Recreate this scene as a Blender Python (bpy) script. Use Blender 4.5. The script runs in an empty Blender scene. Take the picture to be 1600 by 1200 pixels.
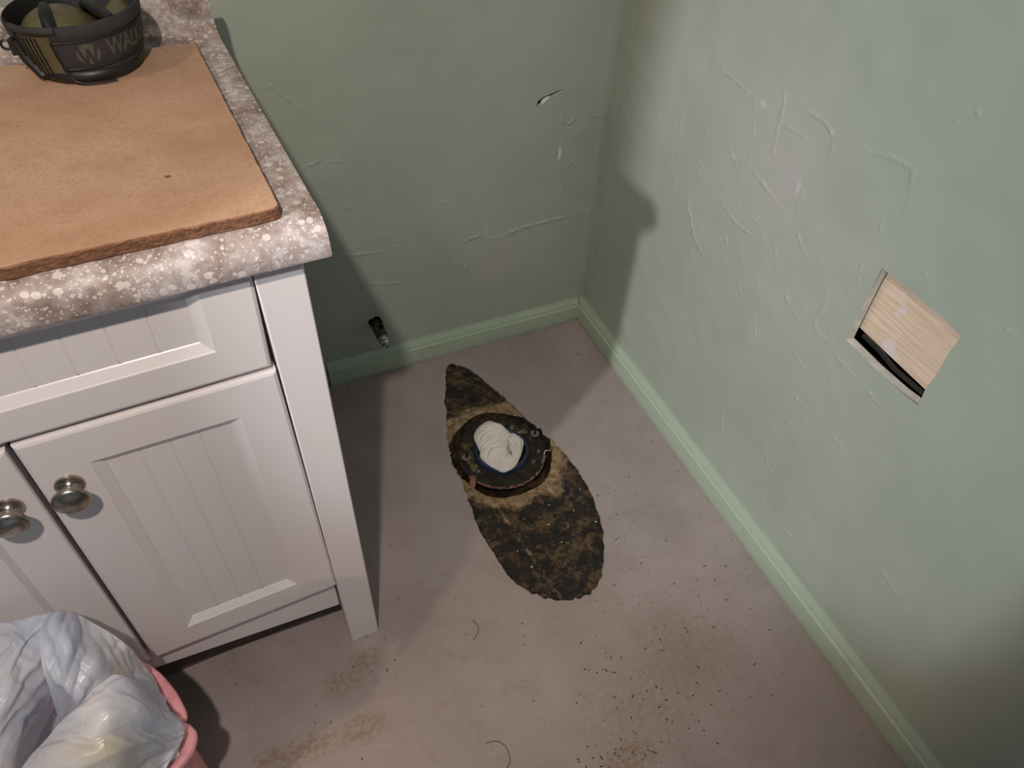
import bpy, bmesh, math, random
import numpy as np
from mathutils import Vector, Matrix
random.seed(7); rng = np.random.default_rng(7)
D = bpy.data; S = bpy.context.scene; COL = S.collection
PI = math.pi

# ------------------------------------------------------------------ camera, world, lights, exposure
cam_d = D.cameras.new('camera'); cam = D.objects.new('camera', cam_d); COL.objects.link(cam); S.camera = cam
CAMP = Vector((-0.7764, -1.1793, 1.1739))
yaw, pitch, roll = map(math.radians, (26.8264, -45.778, 3.4574))
fw = Vector((math.sin(yaw)*math.cos(pitch), math.cos(yaw)*math.cos(pitch), math.sin(pitch)))
rt = fw.cross(Vector((0, 0, 1))).normalized(); up = rt.cross(fw)
r2 = rt*math.cos(roll)+up*math.sin(roll); u2 = -rt*math.sin(roll)+up*math.cos(roll)
cam.matrix_world = Matrix(((r2.x, u2.x, -fw.x, CAMP.x), (r2.y, u2.y, -fw.y, CAMP.y), (r2.z, u2.z, -fw.z, CAMP.z), (0, 0, 0, 1)))
cam_d.sensor_fit = 'HORIZONTAL'; cam_d.sensor_width = 36; cam_d.lens = 36*1113.68/1600
cam_d.clip_start = 0.01; cam_d.clip_end = 50

W = D.worlds.new('world'); S.world = W; W.use_nodes = True
W.node_tree.nodes['Background'].inputs[0].default_value = (0.70, 0.86, 1.0, 1)
W.node_tree.nodes['Background'].inputs[1].default_value = 0.27

def light(name, kind, loc, target, energy, color, size=.05, angle=60, blend=.5):
    l = D.lights.new(name, kind); o = D.objects.new(name, l); COL.objects.link(o)
    o.location = loc; o.rotation_euler = (Vector(target)-Vector(loc)).to_track_quat('-Z', 'Y').to_euler()
    l.energy = energy; l.color = color
    if kind == 'AREA': l.shape = 'DISK'; l.size = size
    else: l.shadow_soft_size = size
    if kind == 'SPOT': l.spot_size = math.radians(angle); l.spot_blend = blend
    return o
light('work_light', 'SPOT', (-0.925, -1.25, 1.60), (-0.68, -0.36, 0.55), 40, (1.0, 0.90, 0.80), .018, 78, .7)
light('hall_daylight_beam', 'SPOT', (-3.05, -2.0, 2.08), (0, -0.56, 0.47), 255, (0.74, 0.89, 1.0), .05, 19.8, .55)
light('hall_light', 'POINT', (-3.05, -2.0, 2.08), (0, 0, 0), 100, (1.0, 0.74, 0.55), .05)
light('vanity_light', 'AREA', (-1.55, -0.55, 2.0), (-0.6, -0.3, 0.4), 3.5, (1.0, 0.83, 0.62), .10)
S.view_settings.view_transform = 'Standard'; S.view_settings.look = 'None'
S.view_settings.exposure = 0.0; S.view_settings.gamma = 1.0; S.view_settings.use_curve_mapping = False

# ------------------------------------------------------------------ helpers
def tag(o, label=None, cat=None, group=None, kind=None):
    if label: o['label'] = label
    if cat: o['category'] = cat
    if group: o['group'] = group
    if kind: o['kind'] = kind
    return o
def empty(name, loc=(0, 0, 0), rz=0):
    o = D.objects.new(name, None); COL.objects.link(o); o.location = loc; o.rotation_euler = (0, 0, rz); o.empty_display_size = .05
    return o
def obj(name, V, F, mats=None, parent=None, smooth=False, fm=None, loc=None):
    me = D.meshes.new(name); me.from_pydata([tuple(v) for v in V], [], F); me.update()
    for m in (mats if isinstance(mats, (list, tuple)) else [mats]):
        if m: me.materials.append(m)
    if fm is not None:
        for p_, i in zip(me.polygons, fm): p_.material_index = i
    if smooth: me.polygons.foreach_set('use_smooth', [True]*len(me.polygons))
    o = D.objects.new(name, me); COL.objects.link(o)
    if parent: o.parent = parent
    if loc: o.location = loc
    return o
def fix(o, angle=None):
    bm = bmesh.new(); bm.from_mesh(o.data); bmesh.ops.recalc_face_normals(bm, faces=bm.faces); bm.to_mesh(o.data); bm.free()
    if angle:
        o.data.polygons.foreach_set('use_smooth', [True]*len(o.data.polygons))
        o.data.set_sharp_from_angle(angle=math.radians(angle))
    return o
def bevel(o, w, seg=2, ang=30):
    m = o.modifiers.new('bevel', 'BEVEL'); m.width = w; m.segments = seg; m.limit_method = 'ANGLE'; m.angle_limit = math.radians(ang)
    return o
class MB:
    def __init__(s): s.V = []; s.F = []; s.M = []
    def add(s, V, F, m=0):
        n = len(s.V); s.V += [Vector(v) for v in V]; s.F += [tuple(i+n for i in f) for f in F]; s.M += [m]*len(F)
    def box(s, x0, y0, z0, x1, y1, z1, m=0):
        s.add([(x, y, z) for x in (x0, x1) for y in (y0, y1) for z in (z0, z1)],
              [(0, 1, 3, 2), (4, 6, 7, 5), (0, 4, 5, 1), (2, 3, 7, 6), (0, 2, 6, 4), (1, 5, 7, 3)], m)
    def lathe(s, prof, n=32, M=None, m=0, closed=False):
        V = []; F = []
        for r, h in prof:
            for k in range(n):
                a = 2*PI*k/n; v = Vector((r*math.cos(a), r*math.sin(a), h)); V.append(M @ v if M else v)
        L = len(prof)
        for i in range(L if closed else L-1):
            for k in range(n):
                j = (i+1) % L; F.append((i*n+k, i*n+(k+1) % n, j*n+(k+1) % n, j*n+k))
        s.add(V, F, m)
    def tube(s, pts, r, n=10, m=0, cap=True):
        pts = [Vector(p) for p in pts]; V = []; F = []
        rr = r if isinstance(r, (list, tuple)) else [r]*len(pts)
        t0 = (pts[1]-pts[0]).normalized(); a = t0.orthogonal().normalized()
        for i, p in enumerate(pts):
            t = (pts[min(i+1, len(pts)-1)]-pts[max(i-1, 0)]).normalized()
            a = (a-t*a.dot(t)).normalized(); b = t.cross(a)
            for k in range(n):
                q = 2*PI*k/n; V.append(p+(a*math.cos(q)+b*math.sin(q))*rr[i])
        for i in range(len(pts)-1):
            for k in range(n): F.append((i*n+k, i*n+(k+1) % n, (i+1)*n+(k+1) % n, (i+1)*n+k))
        if cap: F.append(tuple(range(n))[::-1]); F.append(tuple((len(pts)-1)*n+k for k in range(n)))
        s.add(V, F, m)
    def build(s, name, mats, parent=None, angle=35, loc=None):
        o = obj(name, s.V, s.F, mats, parent, fm=s.M, loc=loc); return fix(o, angle)
def extrude_profile(pts_a, pts_b, closed=True):
    n = len(pts_a); V = list(pts_a)+list(pts_b); F = []
    for i in range(n if closed else n-1):
        j = (i+1) % n; F.append((i, j, n+j, n+i))
    if closed: F.append(tuple(range(n))); F.append(tuple(range(n, 2*n))[::-1])
    return V, F

# ------------------------------------------------------------------ materials
class MT:
    def __init__(s, name, rough=.5, metal=0, color=(.5, .5, .5)):
        s.m = D.materials.new(name); s.m.use_nodes = True; s.t = s.m.node_tree; s.b = s.t.nodes['Principled BSDF']
        s.b.inputs['Roughness'].default_value = rough; s.b.inputs['Metallic'].default_value = metal
        s.b.inputs['Base Color'].default_value = (*color, 1); s.tc = s.n('ShaderNodeTexCoord'); s.co = s.tc.outputs['Object']; s.h = None
    def n(s, t, **k):
        x = s.t.nodes.new(t)
        for a, v in k.items(): setattr(x, a, v)
        return x
    def l(s, a, b): s.t.links.new(a, b)
    def put(s, inp, v):
        if hasattr(v, 'links') or isinstance(v, bpy.types.NodeSocket): s.l(v, inp)
        else: inp.default_value = v if not (isinstance(v, tuple) and len(v) == 3) or inp.type == 'VECTOR' else (*v, 1)
    def math(s, op, a, b=None, c=None, clamp=False):
        x = s.n('ShaderNodeMath', operation=op); x.use_clamp = clamp
        for i, v in enumerate((a, b, c)):
            if v is not None: s.put(x.inputs[i], v)
        return x.outputs[0]
    def map(s, scale=(1, 1, 1), rot=(0, 0, 0), loc=(0, 0, 0), src=None):
        x = s.n('ShaderNodeMapping'); s.l(src or s.co, x.inputs[0]); x.inputs['Scale'].default_value = scale
        x.inputs['Rotation'].default_value = rot; x.inputs['Location'].default_value = loc; return x.outputs[0]
    def noise(s, scale, detail=4, rough=.55, vec=None, dist=0):
        x = s.n('ShaderNodeTexNoise'); x.inputs['Scale'].default_value = scale; x.inputs['Detail'].default_value = detail
        x.inputs['Roughness'].default_value = rough; x.inputs['Distortion'].default_value = dist; s.l(vec or s.co, x.inputs['Vector']); return x.outputs['Fac']
    def vor(s, scale, vec=None, feature='F1', out='Distance', rnd=1):
        x = s.n('ShaderNodeTexVoronoi', feature=feature); x.inputs['Scale'].default_value = scale; x.inputs['Randomness'].default_value = rnd
        s.l(vec or s.co, x.inputs['Vector']); return x.outputs[out]
    def ramp(s, v, a, b, lo=0, hi=1, smooth=True):
        x = s.n('ShaderNodeMapRange', interpolation_type='SMOOTHSTEP' if smooth else 'LINEAR'); s.l(v, x.inputs['Value'])
        for k, q in (('From Min', a), ('From Max', b), ('To Min', lo), ('To Max', hi)): x.inputs[k].default_value = q
        return x.outputs[0]
    def mix(s, f, a, b, mode='MIX'):
        x = s.n('ShaderNodeMix', data_type='RGBA', blend_type=mode); s.put(x.inputs[0], f); s.put(x.inputs[6], a); s.put(x.inputs[7], b); return x.outputs[2]
    def attr(s, name):
        x = s.n('ShaderNodeAttribute', attribute_name=name); return x.outputs['Fac']
    def blob(s, p, rx, ry=None, soft=.5, axes=(0, 1)):
        sc = [0, 0, 0]; sc[axes[0]] = 1/rx; sc[axes[1]] = 1/(ry or rx)
        v = s.map(scale=tuple(sc), loc=tuple(-p[i]*sc[i] for i in range(3)))
        L = s.n('ShaderNodeVectorMath', operation='LENGTH'); s.l(v, L.inputs[0])
        return s.ramp(L.outputs['Value'], 1-soft, 1+soft, 1, 0)
    def color(s, v): s.put(s.b.inputs['Base Color'], v); return s
    def rough(s, v): s.put(s.b.inputs['Roughness'], v); return s
    def bump(s, hsock, dist=.001, strength=1):
        x = s.n('ShaderNodeBump'); x.inputs['Distance'].default_value = dist; x.inputs['Strength'].default_value = strength
        s.l(hsock, x.inputs['Height'])
        if s.h: s.l(s.h, x.inputs['Normal'])
        s.h = x.outputs[0]; s.l(s.h, s.b.inputs['Normal']); return s

def mat_wall(name, hatch):
    t = MT(name, .38); n1 = t.noise(3.0, 3); n2 = t.noise(160, 3)
    c = t.mix(t.ramp(n1, .35, .65), (.330, .358, .305), (.366, .392, .336))
    c = t.mix(t.math('MULTIPLY', t.attr('patch'), t.ramp(t.noise(14, 4), .3, .6)), c, (.42, .38, .38))
    c = t.mix(t.attr('chip'), c, (.75, .70, .64))
    t.color(c); t.rough(t.ramp(t.noise(9, 3), .3, .7, .36, .52))
    t.bump(n2, .0005, .35)
    hv = t.noise(1.0, 4, .6, t.map(scale=hatch[0], rot=hatch[1]))
    t.bump(t.math('MULTIPLY', t.ramp(hv, .55, .8), t.ramp(t.noise(4, 2), .45, .68)), .0005, .35)
    return t.m
M = {}
M['wall_back'] = mat_wall('sage_paint_back', ((60, 10, 260), (0, .5, 0)))
M['wall_right'] = mat_wall('sage_paint_right', ((10, 50, 330), (-.75, 0, 0)))
t = MT('sage_trim_paint', .34); t.color(t.mix(t.ramp(t.noise(40, 4), .62, .72), (.36, .42, .325), (.31, .35, .27))); t.bump(t.noise(90, 2), .0005, .2); M['trim'] = t.m
# floor
t = MT('painted_floor', .45)
c = t.mix(t.ramp(t.noise(5, 5, .6), .3, .7), (.295, .238, .222), (.360, .292, .280))
c = t.mix(t.math('MULTIPLY', t.ramp(t.noise(22, 5, .65), .5, .72), .35), c, (.24, .175, .13))
sm = None
for (x, y, rx, ry) in ((-.753, -.652, .028, .018), (-.793, -.669, .03, .018), (-.785, -.752, .035, .02), (-.868, -.746, .05, .018), (-.923, -.737, .02, .012), (-.42, -.955, .04, .02), (-.366, -.892, .10, .05), (-.25, -.85, .10, .06)):
    b = t.blob((x, y, 0), rx, ry, .7); b = t.math('MULTIPLY', b, .38 if rx > .06 else .85); sm = b if sm is None else t.math('MAXIMUM', sm, b)
c = t.mix(t.math('MULTIPLY', sm, t.ramp(t.noise(110, 3, .7), .35, .62)), c, (.23, .145, .08))
spk = t.math('MULTIPLY', t.ramp(t.vor(55), .10, .05), t.ramp(t.vor(55, out='Color'), .62, .68))
spk = t.math('MULTIPLY', spk, t.ramp(t.noise(4.5, 3), .42, .6))
c = t.mix(t.math('MULTIPLY', spk, .8), c, (.07, .045, .03))
near = t.blob((-.36, -.38, 0), .22, .36, .25)
c = t.mix(t.math('MULTIPLY', near, .22), c, (.40, .34, .33))
c = t.mix(t.math('MULTIPLY', t.ramp(t.noise(1, 3, .5, t.map(scale=(25, 260, 1), rot=(0, 0, .5))), .62, .72), .3), c, (.45, .40, .38))
t.color(c); t.rough(t.ramp(t.noise(7, 4), .3, .7, .40, .62)); t.bump(t.noise(60, 4), .0006, .3)
sw = t.ramp(t.math('ABSOLUTE', t.math('SUBTRACT', t.noise(9, 1), .5)), .0, .012, 1, 0); t.bump(sw, .0008, .25)
M['floor'] = t.m
t = MT('vinyl_edge', .7, color=(.30, .23, .19)); M['vinyl_edge'] = t.m
# subfloor
t = MT('stained_subfloor', .75)
n = t.math('ADD', t.math('MULTIPLY', t.noise(26, 6, .78), .7), t.math('MULTIPLY', t.noise(110, 4, .7), .3)); tan = t.attr('tan')
c = t.mix(t.ramp(n, .47, .60), (.009, .006, .004), (.105, .060, .026))
c = t.mix(t.ramp(t.math('ADD', tan, t.math('MULTIPLY', t.math('SUBTRACT', t.noise(38, 6, .75), .5), 1.5)), .36, .72), c, t.mix(t.ramp(t.noise(70, 5, .7), .3, .7), (.13, .075, .03), (.38, .26, .15)))
c = t.mix(t.math('MULTIPLY', t.ramp(t.vor(120), .16, .08), t.ramp(t.vor(120, out='Color'), .80, .86)), c, (.36, .30, .22))
t.color(c); t.bump(t.noise(140, 5, .7), .002, .8); M['subfloor'] = t.m
t = MT('cavity_dirt', .85); t.color(t.mix(t.ramp(t.noise(50, 5), .4, .65), (.012, .007, .004), (.09, .045, .02))); t.bump(t.noise(120, 4), .003, .8); M['cavity'] = t.m
# cabinet
t = MT('cream_cabinet_lacquer', .33); t.color(t.mix(t.math('MULTIPLY', t.ramp(t.noise(7, 4), .5, .75), .35), (.72, .65, .65), (.72, .60, .47)))
t.b.inputs['Coat Weight'].default_value = .15; M['cab'] = t.m
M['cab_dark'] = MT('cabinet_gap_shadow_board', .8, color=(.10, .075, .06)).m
t = MT('brushed_nickel', .27, 1); t.color(t.mix(t.ramp(t.noise(60, 4), .4, .7), (.50, .45, .40), (.30, .25, .21))); M['nickel'] = t.m
# laminate
t = MT('speckled_laminate', .48)
c = t.mix(t.ramp(t.noise(45, 5, .7), .3, .7), (.17, .115, .095), (.38, .29, .26))
c = t.mix(t.ramp(t.noise(14, 4, .6, dist=1), .4, .62), c, t.mix(t.ramp(t.noise(120, 3), .4, .6), (.36, .29, .27), (.50, .43, .42)))
wv = t.n('ShaderNodeVectorMath', operation='ADD'); nz = t.n('ShaderNodeTexNoise'); nz.inputs['Scale'].default_value = 90; t.l(t.co, nz.inputs['Vector'])
sc_ = t.n('ShaderNodeVectorMath', operation='SCALE'); sc_.inputs['Scale'].default_value = .004; t.l(nz.outputs['Color'], sc_.inputs[0]); t.l(t.co, wv.inputs[0]); t.l(sc_.outputs[0], wv.inputs[1])
for s_, th, r_ in ((105, .60, .40), (190, .66, .36), (400, .62, .40)):
    v1 = t.vor(s_, wv.outputs[0]); v2 = t.vor(s_, wv.outputs[0], out='Color')
    c = t.mix(t.math('MULTIPLY', t.math('MULTIPLY', t.ramp(v1, r_, r_-.06), t.ramp(v2, th, th+.02)), .62), c, (.72, .63, .60))
g = t.math('MULTIPLY', t.attr('grime'), t.ramp(t.noise(55, 5, .7), .3, .6))
c = t.mix(t.math('MULTIPLY', g, .9), c, (.10, .06, .035))
t.color(c); t.bump(t.noise(300, 2), .0002, .3); M['lam'] = t.m
# board
t = MT('particle_board_face', .6)
c = t.mix(t.ramp(t.noise(9, 5, .6), .3, .7), (.42, .24, .15), (.51, .32, .215))
c = t.mix(t.math('MULTIPLY', t.ramp(t.noise(300, 4, .7), .48, .66), .5), c, (.33, .17, .09))
c = t.mix(t.math('MULTIPLY', t.blob((-.8066, -.5237, .8288), .0028, .0022, .5), .9), c, (.07, .03, .015))
c = t.mix(t.math('MULTIPLY', t.ramp(t.noise(24, 4), .5, .75), .4), c, (.37, .20, .125))
c = t.mix(t.math('MULTIPLY', t.math('MULTIPLY', t.ramp(t.vor(14), .035, .015), t.ramp(t.vor(14, out='Color'), .35, .4)), .9), c, (.10, .04, .02))
t.color(c); t.bump(t.noise(420, 2), .0004, .4); M['board'] = t.m
t = MT('particle_board_edge', .85); t.color(t.mix(t.ramp(t.noise(1, 4, .7, t.map(scale=(120, 120, 500))), .35, .65), (.13, .052, .026), (.28, .125, .065))); t.bump(t.noise(300, 4), .002, .8); M['board_edge'] = t.m
# misc
def plain(name, col, rough=.5, metal=0, bump=None, var=.15):
    t = MT(name, rough, metal); d = tuple(v*(1-var*2) for v in col)
    t.color(t.mix(t.ramp(t.noise(55, 4), .35, .68), col, d))
    if bump: t.bump(t.noise(bump[0], 3), bump[1], .6)
    return t.m
M['black_plastic'] = plain('black_abs_plastic', (.018, .015, .014), .32)
M['grimy_black'] = plain('grimy_black_plastic', (.030, .018, .012), .40, 0, (120, .001), .4)
t = MT('waxy_grime', .35); t.color(t.mix(t.ramp(t.noise(60, 5), .42, .60), (.012, .010, .008), (.14, .105, .035))); t.bump(t.noise(90, 4), .003, .6); M['wax'] = t.m
M['blue_pipe'] = plain('dark_blue_plastic', (.018, .035, .070), .35)
M['zinc'] = plain('dull_zinc', (.38, .35, .31), .45, .7, None, .25)
M['rust'] = plain('rusty_steel', (.26, .13, .08), .65, .3, (200, .001), .3)
t = MT('white_rag_cloth', .9); t.color(t.mix(t.math('MULTIPLY', t.ramp(t.attr('crease_brown'), .2, .9), t.ramp(t.noise(120, 3), .3, .55)), t.mix(t.ramp(t.noise(30, 3), .4, .7), (.86, .78, .73), (.76, .66, .61)), (.36, .22, .13)))
wv_ = t.n('ShaderNodeTexWave'); wv_.inputs['Scale'].default_value = 420; t.l(t.co, wv_.inputs['Vector']); t.bump(wv_.outputs['Fac'], .0003, .3); M['rag'] = t.m
t = MT('bare_plywood', .7)
c = t.mix(t.ramp(t.noise(1, 5, .6, t.map(scale=(1, 14, 260), rot=(.10, 0, 0))), .35, .65), (.58, .42, .30), (.70, .55, .43))
c = t.mix(t.ramp(t.noise(22, 3), .56, .7), c, (.66, .56, .53)); c = t.mix(t.math('MULTIPLY', t.ramp(t.vor(30), .05, .03), t.ramp(t.vor(30, out='Color'), .55, .6)), c, (.09, .04, .02))
t.color(c); t.bump(t.noise(1, 4, .6, t.map(scale=(1, 14, 260))), .0015, .5); M['ply'] = t.m
M['plaster'] = plain('raw_gypsum', (.66, .62, .55), .9, 0, (200, .001), .1)
M['brown_edge'] = plain('brown_hole_edge', (.30, .17, .09), .9, 0, (200, .001), .2)  # brown on the top and near edges of the square hole
M['void'] = MT('opening_shade_black', .9, color=(.012, .010, .009)).m  # near-black colour stands in for the shade inside openings
M['brass'] = plain('tarnished_brass', (.16, .12, .09), .45, .8, (160, .001), .3)
M['chrome'] = plain('worn_chrome', (.62, .60, .56), .22, 1, None, .1)
M['fabric'] = plain('charcoal_padded_band', (.030, .026, .030), .75, 0, (600, .0006), .15)
M['rubber'] = plain('black_rubber', (.010, .010, .010), .45)
M['olive'] = plain('olive_plastic', (.105, .088, .042), .42, 0, None, .15)
M['logo'] = plain('faded_print', (.085, .080, .060), .7, 0, None, .1)
t = MT('pink_plastic', .35); t.color(t.mix(t.ramp(t.noise(40, 4), .45, .75), (.78, .34, .35), (.60, .24, .27))); t.b.inputs['Subsurface Weight'].default_value = .15; t.b.inputs['Subsurface Radius'].default_value = (.01, .005, .005); M['pink'] = t.m
# thin bag film
m = D.materials.new('thin_white_film'); m.use_nodes = True; nt = m.node_tree; pb = nt.nodes['Principled BSDF']
t = MT.__new__(MT); t.m = m; t.t = nt; t.b = pb; t.tc = t.n('ShaderNodeTexCoord'); t.co = t.tc.outputs['Object']; t.h = None
c = t.mix(t.ramp(t.noise(14, 4), .35, .7), (.66, .71, .84), (.80, .77, .80)); c = t.mix(t.math('MULTIPLY', t.attr('yellow'), .7), c, (.66, .55, .36))
t.color(c); t.rough(.22)
t.bump(t.noise(1, 5, .65, t.map(scale=(60, 12, 22), rot=(.3, .4, .8))), .004, .4); t.bump(t.noise(70, 3, .5, dist=1.5), .0012, .3); t.bump(t.noise(1, 4, .6, t.map(scale=(420, 60, 160), rot=(.2, .9, .5))), .0008, .5)
tr = t.n('ShaderNodeBsdfTranslucent'); t.l(c, tr.inputs[0]); tp = t.n('ShaderNodeBsdfTransparent'); m1 = t.n('ShaderNodeMixShader'); m2 = t.n('ShaderNodeMixShader')
m1.inputs[0].default_value = .30; t.l(pb.outputs[0], m1.inputs[1]); t.l(tr.outputs[0], m1.inputs[2])
m2.inputs[0].default_value = .13; t.l(m1.outputs[0], m2.inputs[1]); t.l(tp.outputs[0], m2.inputs[2]); t.l(m2.outputs[0], nt.nodes['Material Output'].inputs[0]); M['bag'] = m
t = MT('dark_crumb', .8); t.color((.05, .03, .018)); M['crumb'] = t.m
M['white_paint'] = plain('white_chip', (.75, .72, .68), .6)

# ------------------------------------------------------------------ room shell
TW = math.tan(math.radians(-1.1182))
def rwx(y): return -y*TW          # x of the right wall face at depth y

def smooth_noise(U, Vv, sc, seed):
    r = np.random.default_rng(seed); g = r.standard_normal((64, 64))
    x = U*sc; y = Vv*sc; i = np.floor(x).astype(int); j = np.floor(y).astype(int); fx = x-i; fy = y-j; i %= 64; j %= 64; i1 = (i+1) % 64; j1 = (j+1) % 64
    fx = fx*fx*(3-2*fx); fy = fy*fy*(3-2*fy)
    return (g[i, j]*(1-fx)+g[i1, j]*fx)*(1-fy)+(g[i, j1]*(1-fx)+g[i1, j1]*fx)*fy
def inside(px, py, poly):
    r = np.zeros(px.shape, bool); n = len(poly)
    for k in range(n):
        x0, y0 = poly[k]; x1, y1 = poly[(k+1) % n]
        c = ((y0 > py) != (y1 > py)) & (px < (x1-x0)*(py-y0)/((y1-y0) if y1 != y0 else 1e-12)+x0); r ^= c
    return r
def snap(px, py, poly):
    best = np.full(px.shape, 1e9); bx = px.copy(); by = py.copy(); n = len(poly)
    for k in range(n):
        x0, y0 = poly[k]; x1, y1 = poly[(k+1) % n]; dx, dy = x1-x0, y1-y0; L = dx*dx+dy*dy
        if L == 0: continue
        t_ = np.clip(((px-x0)*dx+(py-y0)*dy)/L, 0, 1); qx = x0+t_*dx; qy = y0+t_*dy; d = (px-qx)**2+(py-qy)**2
        m_ = d < best; best[m_] = d[m_]; bx[m_] = qx[m_]; by[m_] = qy[m_]
    return bx, by
def lines(lo, hi, f0, f1, fine, coarse):
    a = []
    if lo < f0: a += list(np.linspace(lo, f0, max(2, int((f0-lo)/coarse)+1))[:-1])
    a += list(np.linspace(f0, f1, int((f1-f0)/fine)+1))
    if hi > f1: a += list(np.linspace(f1, hi, max(2, int((hi-f1)/coarse)+1))[1:])
    return np.array(a)
def sheet_grid(name, U, Vl, place, holes, mat, heights=None, attrs=None, flip=False):
    """grid in (u,v); place(u,v,h)->xyz arrays; holes = polygons cut out with clean edges"""
    nu, nv = len(U), len(Vl); u, v = np.meshgrid(U, Vl, indexing='ij'); u = u.copy(); v = v.copy()
    gone = np.zeros((nu-1, nv-1), bool)
    for poly in holes:
        P = np.array(poly); a = np.array([P[:, 0].min(), P[:, 0].max(), P[:, 1].min(), P[:, 1].max()])
        i0, i1 = np.searchsorted(U, a[0])-2, np.searchsorted(U, a[1])+2; j0, j1 = np.searchsorted(Vl, a[2])-2, np.searchsorted(Vl, a[3])+2
        su, sv = u[i0:i1, j0:j1], v[i0:i1, j0:j1]; ins = inside(su, sv, poly)
        allin = ins[:-1, :-1] & ins[1:, :-1] & ins[:-1, 1:] & ins[1:, 1:]
        anyin = ins[:-1, :-1] | ins[1:, :-1] | ins[:-1, 1:] | ins[1:, 1:]
        cc = inside((su[:-1, :-1]+su[1:, 1:])/2, (sv[:-1, :-1]+sv[1:, 1:])/2, poly)
        g = allin | cc; gone[i0:i1-1, j0:j1-1] |= g
        ring = np.zeros_like(ins)      # vertices that touch both kept and removed cells
        G = np.pad(g, 1); K = ~G
        tg = G[:-1, :-1] | G[1:, :-1] | G[:-1, 1:] | G[1:, 1:]; tk = K[:-1, :-1] | K[1:, :-1] | K[:-1, 1:] | K[1:, 1:]
        ring = tg & tk; bx, by = snap(su[ring], sv[ring], poly); su[ring] = bx; sv[ring] = by
    h = heights(u, v) if heights else np.zeros_like(u)
    X, Y, Z = place(u, v, h); co = np.stack([X, Y, Z], -1).reshape(-1, 3).astype(np.float32)
    idx = np.arange(nu*nv).reshape(nu, nv); q = np.stack([idx[:-1, :-1], idx[1:, :-1], idx[1:, 1:], idx[:-1, 1:]], -1)[~gone]
    if flip: q = q[:, ::-1]
    me = D.meshes.new(name); me.vertices.add(len(co)); me.vertices.foreach_set('co', co.ravel())
    me.loops.add(q.size); me.loops.foreach_set('vertex_index', q.ravel().astype(np.int32))
    me.polygons.add(len(q)); me.polygons.foreach_set('loop_start', np.arange(0, q.size, 4, dtype=np.int32)); me.polygons.foreach_set('loop_total', np.full(len(q), 4, dtype=np.int32))
    me.update(); me.validate()
    for k, fn in (attrs or {}).items():
        at = me.attributes.new(k, 'FLOAT', 'POINT'); at.data.foreach_set('value', fn(u, v).ravel().astype(np.float32))
    me.materials.append(mat); me.polygons.foreach_set('use_smooth', [True]*len(me.polygons))
    o = D.objects.new(name, me); COL.objects.link(o); return o
def strokes_height(u, v, strokes, H):
    uu = u[:, 0]; vv = v[0, :]
    for w, hh, pts in strokes:
        w_ = max(w*.9, 1.5)*1e-3; hh *= 1.3; P = np.array(pts)
        a = np.searchsorted(uu, P[:, 0].min()-4*w_), np.searchsorted(uu, P[:, 0].max()+4*w_); b = np.searchsorted(vv, P[:, 1].min()-4*w_), np.searchsorted(vv, P[:, 1].max()+4*w_)
        if a[0] >= a[1] or b[0] >= b[1]: continue
        su, sv = u[a[0]:a[1], b[0]:b[1]], v[a[0]:a[1], b[0]:b[1]]; best = np.full(su.shape, 1e9); tt = np.zeros(su.shape); sd = np.zeros(su.shape); acc = 0; tot = np.sum(np.hypot(*(P[1:]-P[:-1]).T))+1e-9
        wob = smooth_noise(su, sv, 90, 3)*.0010
        for k in range(len(P)-1):
            d = P[k+1]-P[k]; L = np.hypot(*d)+1e-9; t_ = np.clip(((su-P[k, 0])*d[0]+(sv-P[k, 1])*d[1])/L**2, 0, 1)
            cr = ((su-P[k, 0])*d[1]-(sv-P[k, 1])*d[0])/L
            q = np.hypot(su-P[k, 0]-t_*d[0], sv-P[k, 1]-t_*d[1]); m_ = q < best; best[m_] = q[m_]; tt[m_] = ((acc+t_*L)/tot)[m_]; sd[m_] = cr[m_]; acc += L
        dd = np.where(sd > 0, best*.75, best*1.5)+wob*(best < 3*w_)
        env = .35+.65*np.sin(np.clip(tt, .03, .97)*PI); H[a[0]:a[1], b[0]:b[1]] += hh*1e-3*np.exp(-(dd/w_)**2)*env*(.7+.5*smooth_noise(su, sv, 160, 5)**2)
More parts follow.
